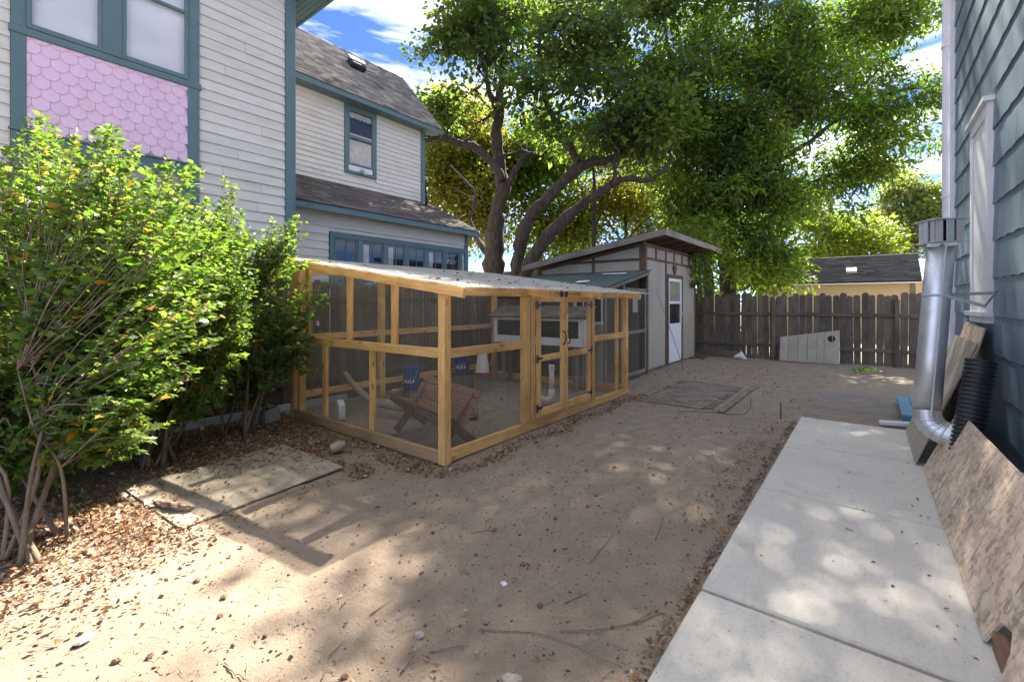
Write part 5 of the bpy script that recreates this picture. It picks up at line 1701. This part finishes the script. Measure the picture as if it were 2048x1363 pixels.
DARK = np.array([(.060, .094, .03), (.05, .08, .027), (.08, .116, .033), (.068, .10, .037)])
MID = np.array([(.085, .145, .028), (.105, .165, .03), (.07, .122, .026), (.12, .18, .034)])
YEL = np.array([(.10, .125, .022), (.14, .14, .025), (.08, .115, .022), (.20, .15, .03), (.11, .135, .024)])
BRI = np.array([(.085, .13, .022), (.11, .155, .025), (.07, .115, .024)])

TA = 14.5
limbsA = [
    [(990, 540, TA, 58), (992, 470, TA, 46), (1003, 410, TA, 40), (1007, 360, TA, 38), (996, 300, TA, 30), (990, 250, TA, 29), (994, 212, TA, 26), (1003, 150, TA, 16), (1012, 70, TA, 9)],
    [(994, 216, TA, 22), (978, 182, TA - .3, 15), (965, 140, TA - .5, 11), (945, 80, TA - .6, 7)],
    [(1003, 362, TA, 26), (985, 325, TA - .1, 24), (950, 292, TA - .3, 22), (915, 286, TA - .5, 20), (885, 283, TA - .7, 17), (850, 276, TA - .8, 10), (820, 270, TA - .9, 6)],
    [(1012, 372, TA, 18), (1035, 330, TA + .3, 16), (1060, 307, TA + .5, 14), (1095, 300, TA + .6, 9), (1130, 290, TA + .7, 5)],
    [(1036, 552, TA - .4, 34), (1041, 480, TA - .4, 34), (1066, 430, TA - .5, 33), (1110, 385, TA - .6, 31), (1145, 352, TA - .7, 29), (1180, 333, TA - .8, 24), (1215, 325, TA - .9, 20), (1265, 290, TA - 1, 14), (1300, 220, TA - 1.1, 8)],
    [(1152, 348, TA - .7, 24), (1148, 315, TA - .7, 21), (1135, 282, TA - .7, 19), (1110, 242, TA - .6, 17), (1086, 197, TA - .6, 13), (1076, 130, TA - .5, 10), (1082, 50, TA - .5, 6)],
    [(1050, 548, TA - .8, 38), (1090, 476, TA - .9, 33), (1130, 432, TA - 1, 29), (1180, 396, TA - 1.2, 24), (1240, 366, TA - 1.4, 19), (1300, 362, TA - 1.6, 13), (1345, 318, TA - 1.7, 8)],
    [(1225, 372, TA - 1.3, 12), (1230, 330, TA - 1.3, 10), (1232, 300, TA - 1.2, 5)],
    [(985, 520, TA, 22), (955, 480, TA + .4, 15), (938, 440, TA + .7, 11), (945, 380, TA + 1, 7), (900, 330, TA + 1.2, 4)],
]
clA = cl_fill([(850, 25), (900, -60), (1280, -60), (1300, 190), (1180, 250), (1130, 195), (1060, 190), (1010, 160), (960, 180), (920, 130), (865, 130)], (13.2, 15.6), 46, 58, .9, 1200, 3)
clA += cl_fill([(860, 200), (905, 215), (880, 260), (845, 240)], (13.6, 14.2), 3, 26, .4, 500, 5)
clA += cl_fill([(1160, 200), (1320, 180), (1340, 330), (1260, 300)], (12.6, 13.6), 9, 48, .7, 1100, 6)
clA += cl_fill([(1000, 170), (1300, 180), (1330, 340), (1240, 300), (1160, 270), (1100, 260), (1020, 240)], (13, 15.5), 8, 34, .6, 600, 41)
clA += cl_fill([(1150, -60), (1370, -60), (1360, 250), (1200, 210)], (14, 16), 12, 54, .9, 1100, 42)
clA += [(960, 200, 14, 26, 20, .4, 220), (905, 160, 14, 22, 30, .4, 240), (1040, 225, 14, 22, 16, .4, 180), (1100, 300, 15, 24, 16, .4, 180)]
tree('shade_tree', 'big tree with several curving trunks rising behind the run', limbsA, clA, .17, m_bark, DARK, sub_r=.27, dens=.70)

TB = 16.0
limbsB = [
    [(1456, 555, TB, 44), (1452, 480, TB, 40), (1470, 400, TB, 34), (1490, 300, TB, 28), (1500, 200, TB, 22), (1510, 90, TB, 14), (1515, 0, TB, 8)],
    [(1416, 560, TB - .4, 26), (1410, 500, TB - .4, 22), (1392, 420, TB - .5, 17), (1370, 320, TB - .6, 12), (1350, 200, TB - .6, 7)],
    [(1480, 340, TB, 20), (1540, 270, TB - .4, 15), (1590, 215, TB - .8, 11), (1650, 200, TB - 1.2, 7), (1720, 170, TB - 1.4, 4)],
    [(1478, 370, TB, 18), (1590, 300, TB - .6, 12), (1660, 250, TB - 1, 10), (1725, 230, TB - 1.3, 7), (1800, 260, TB - 1.5, 4)],
    [(1500, 200, TB, 14), (1580, 110, TB - .6, 10), (1680, 60, TB - 1.2, 7), (1790, 30, TB - 1.6, 4)],
    [(1490, 420, TB, 12), (1580, 390, TB - .4, 8), (1660, 350, TB - .6, 6), (1740, 360, TB - .8, 3)],
]
clB = cl_fill([(1300, -40), (1560, -60), (1570, 130), (1560, 300), (1540, 420), (1560, 540), (1500, 560), (1460, 500), (1400, 430), (1330, 400), (1290, 250)], (14.2, 17.2), 52, 60, 1.0, 1200, 8)
clB += cl_fill([(1440, 100), (1560, 100), (1545, 420), (1560, 560), (1470, 520)], (14.0, 15.0), 19, 42, .5, 1200, 9)    # vine-hung middle
clB += cl_fill([(1330, -60), (1560, -60), (1760, -90), (1720, -250), (1560, -380), (1400, -300), (1320, -150)], (14.0, 17.5), 36, 72, 1.0, 800, 31)
clB += cl_fill([(1560, -50), (1740, -60), (1800, 20), (1760, 120), (1640, 150), (1560, 130)], (13.8, 16), 14, 50, .8, 1000, 10)
clB += cl_fill([(1560, 170), (1700, 130), (1800, 160), (1750, 220), (1640, 240), (1560, 260)], (14.0, 15.6), 10, 38, .6, 950, 12)
clB += cl_fill([(1560, 290), (1740, 250), (1780, 300), (1700, 390), (1600, 430), (1560, 400)], (14.2, 16), 13, 38, .6, 850, 13)
clB += [(1840, 35, 14.2, 46, 20, .4, 572), (1880, 28, 14.1, 26, 16, .3, 308), (1790, 55, 14.4, 40, 30, .4, 572), (1845, 168, 14.2, 44, 17, .3, 528), (1800, 150, 14.4, 36, 20, .4, 484), (1885, 172, 14, 18, 10, .2, 176),
        (1800, 215, 14.2, 50, 16, .3, 528), (1850, 215, 14, 30, 12, .3, 286), (1830, 270, 14.1, 44, 16, .3, 506), (1870, 285, 14, 26, 12, .3, 264), (1780, 275, 14.3, 40, 18, .3, 484), (1750, 345, 14.6, 38, 18, .4, 484), (1790, 330, 14.4, 26, 14, .3, 286), (1690, 420, 15, 40, 22, .4, 528)]
clB += cl_fill([(1330, 330), (1560, 330), (1575, 545), (1500, 545), (1480, 490), (1385, 470)], (14.4, 16.5), 26, 40, .7, 900, 33)
clB += cl_fill([(1590, 0), (1800, -20), (1850, 40), (1770, 110), (1600, 120)], (13.8, 15.4), 7, 40, .6, 800, 34)
clB += cl_fill([(1700, 140), (1860, 150), (1880, 180), (1800, 290), (1700, 260)], (13.8, 14.8), 6, 32, .4, 600, 35)
clB += [(1390, 500, 12.9, 16, 34, .25, 726), (1402, 545, 12.8, 12, 22, .2, 418), (1372, 470, 13.0, 22, 20, .3, 572), (1430, 470, 13.4, 30, 30, .4, 726), (1545, 560, 14.6, 26, 28, .4, 704), (1570, 520, 14.8, 30, 26, .4, 660)]
tree('shade_tree', 'very tall leafy tree hung with dark vines behind the back fence', limbsB, clB, .19, m_bark3, np.vstack([DARK, MID]), NARROW, sub_r=.27, dens=.62)

# taller hidden-top growth of the same wood beyond the fence that shades the yard is part of that tree's own crown (above the frame)
def bg_tree(label, u, v, t, w_, polys, leaf, pal, name='background_tree', seeds=1, per=300, n=20, r=60, rt=1.2, lim=None):
    limbs = [[(u, 560, t, w_), (u + 3, (560 + v) / 2, t, w_ * .7), (u - 4, v, t, w_ * .3)]]
    for s in (-1, 1):
        limbs.append([(u + 1, (560 * .6 + v * .4), t, w_ * .45), (u + s * r * .9, (560 * .35 + v * .65), t + .5, w_ * .3), (u + s * r * 1.6, v, t + .7, w_ * .1)])
    cl = cl_fill(polys, (t - 1.2, t + 1.6), n, r, rt, per, seeds)
    return tree(name, label, limbs, cl, leaf, m_bark3, pal, sub_r=.42, group=None)
bg_tree('yellowing tree glimpsed between the house wing and the big trunks', 930, 240, 21, 18, [(850, 230), (900, 200), (990, 215), (1000, 330), (960, 480), (850, 420)], .17, YEL, seeds=21, n=44, r=48, per=700)
bg_tree('bright green tree seen through the curving trunks of the big tree', 1075, 270, 23, 18, [(1000, 300), (1060, 230), (1160, 250), (1170, 400), (1140, 520), (1010, 520)], .18, BRI, seeds=22, n=46, r=46, per=700)
bg_tree('yellow green tree rising right behind the shed roof', 1250, 380, 22, 16, [(1150, 360), (1240, 350), (1330, 380), (1330, 470), (1180, 510), (1120, 500)], .16, YEL, seeds=23, n=32, r=36, per=500)
bg_tree('sunlit green tree standing between the shed and the vine hung tree', 1400, 430, 24, 14, [(1300, 300), (1420, 380), (1560, 440), (1580, 560), (1390, 580), (1330, 480)], .18, BRI, seeds=24, n=34, r=40, per=600)
bg_tree('bright yellow green low tree right behind the garage roof', 1680, 440, 30, 12, [(1570, 430), (1640, 420), (1760, 440), (1800, 500), (1760, 530), (1580, 540)], .22, BRI * [1.25, 1.1, 1], seeds=25, n=28, r=34, per=600)
bg_tree('distant pale green rounded tree beyond the garage near the downspout', 1830, 380, 44, 10, [(1765, 400), (1800, 360), (1850, 355), (1890, 375), (1905, 440), (1890, 500), (1790, 520), (1760, 470)], .30, np.array([(.12, .16, .06), (.10, .14, .06), (.16, .17, .08)]), seeds=26, n=32, r=30, per=600)
bg_tree('dark leafy tree behind the shed and left of the vine hung trunks', 1190, 300, 19, 14, [(1130, 300), (1200, 250), (1300, 260), (1310, 330), (1230, 340)], .15, DARK, seeds=27, n=10, r=30, per=600)
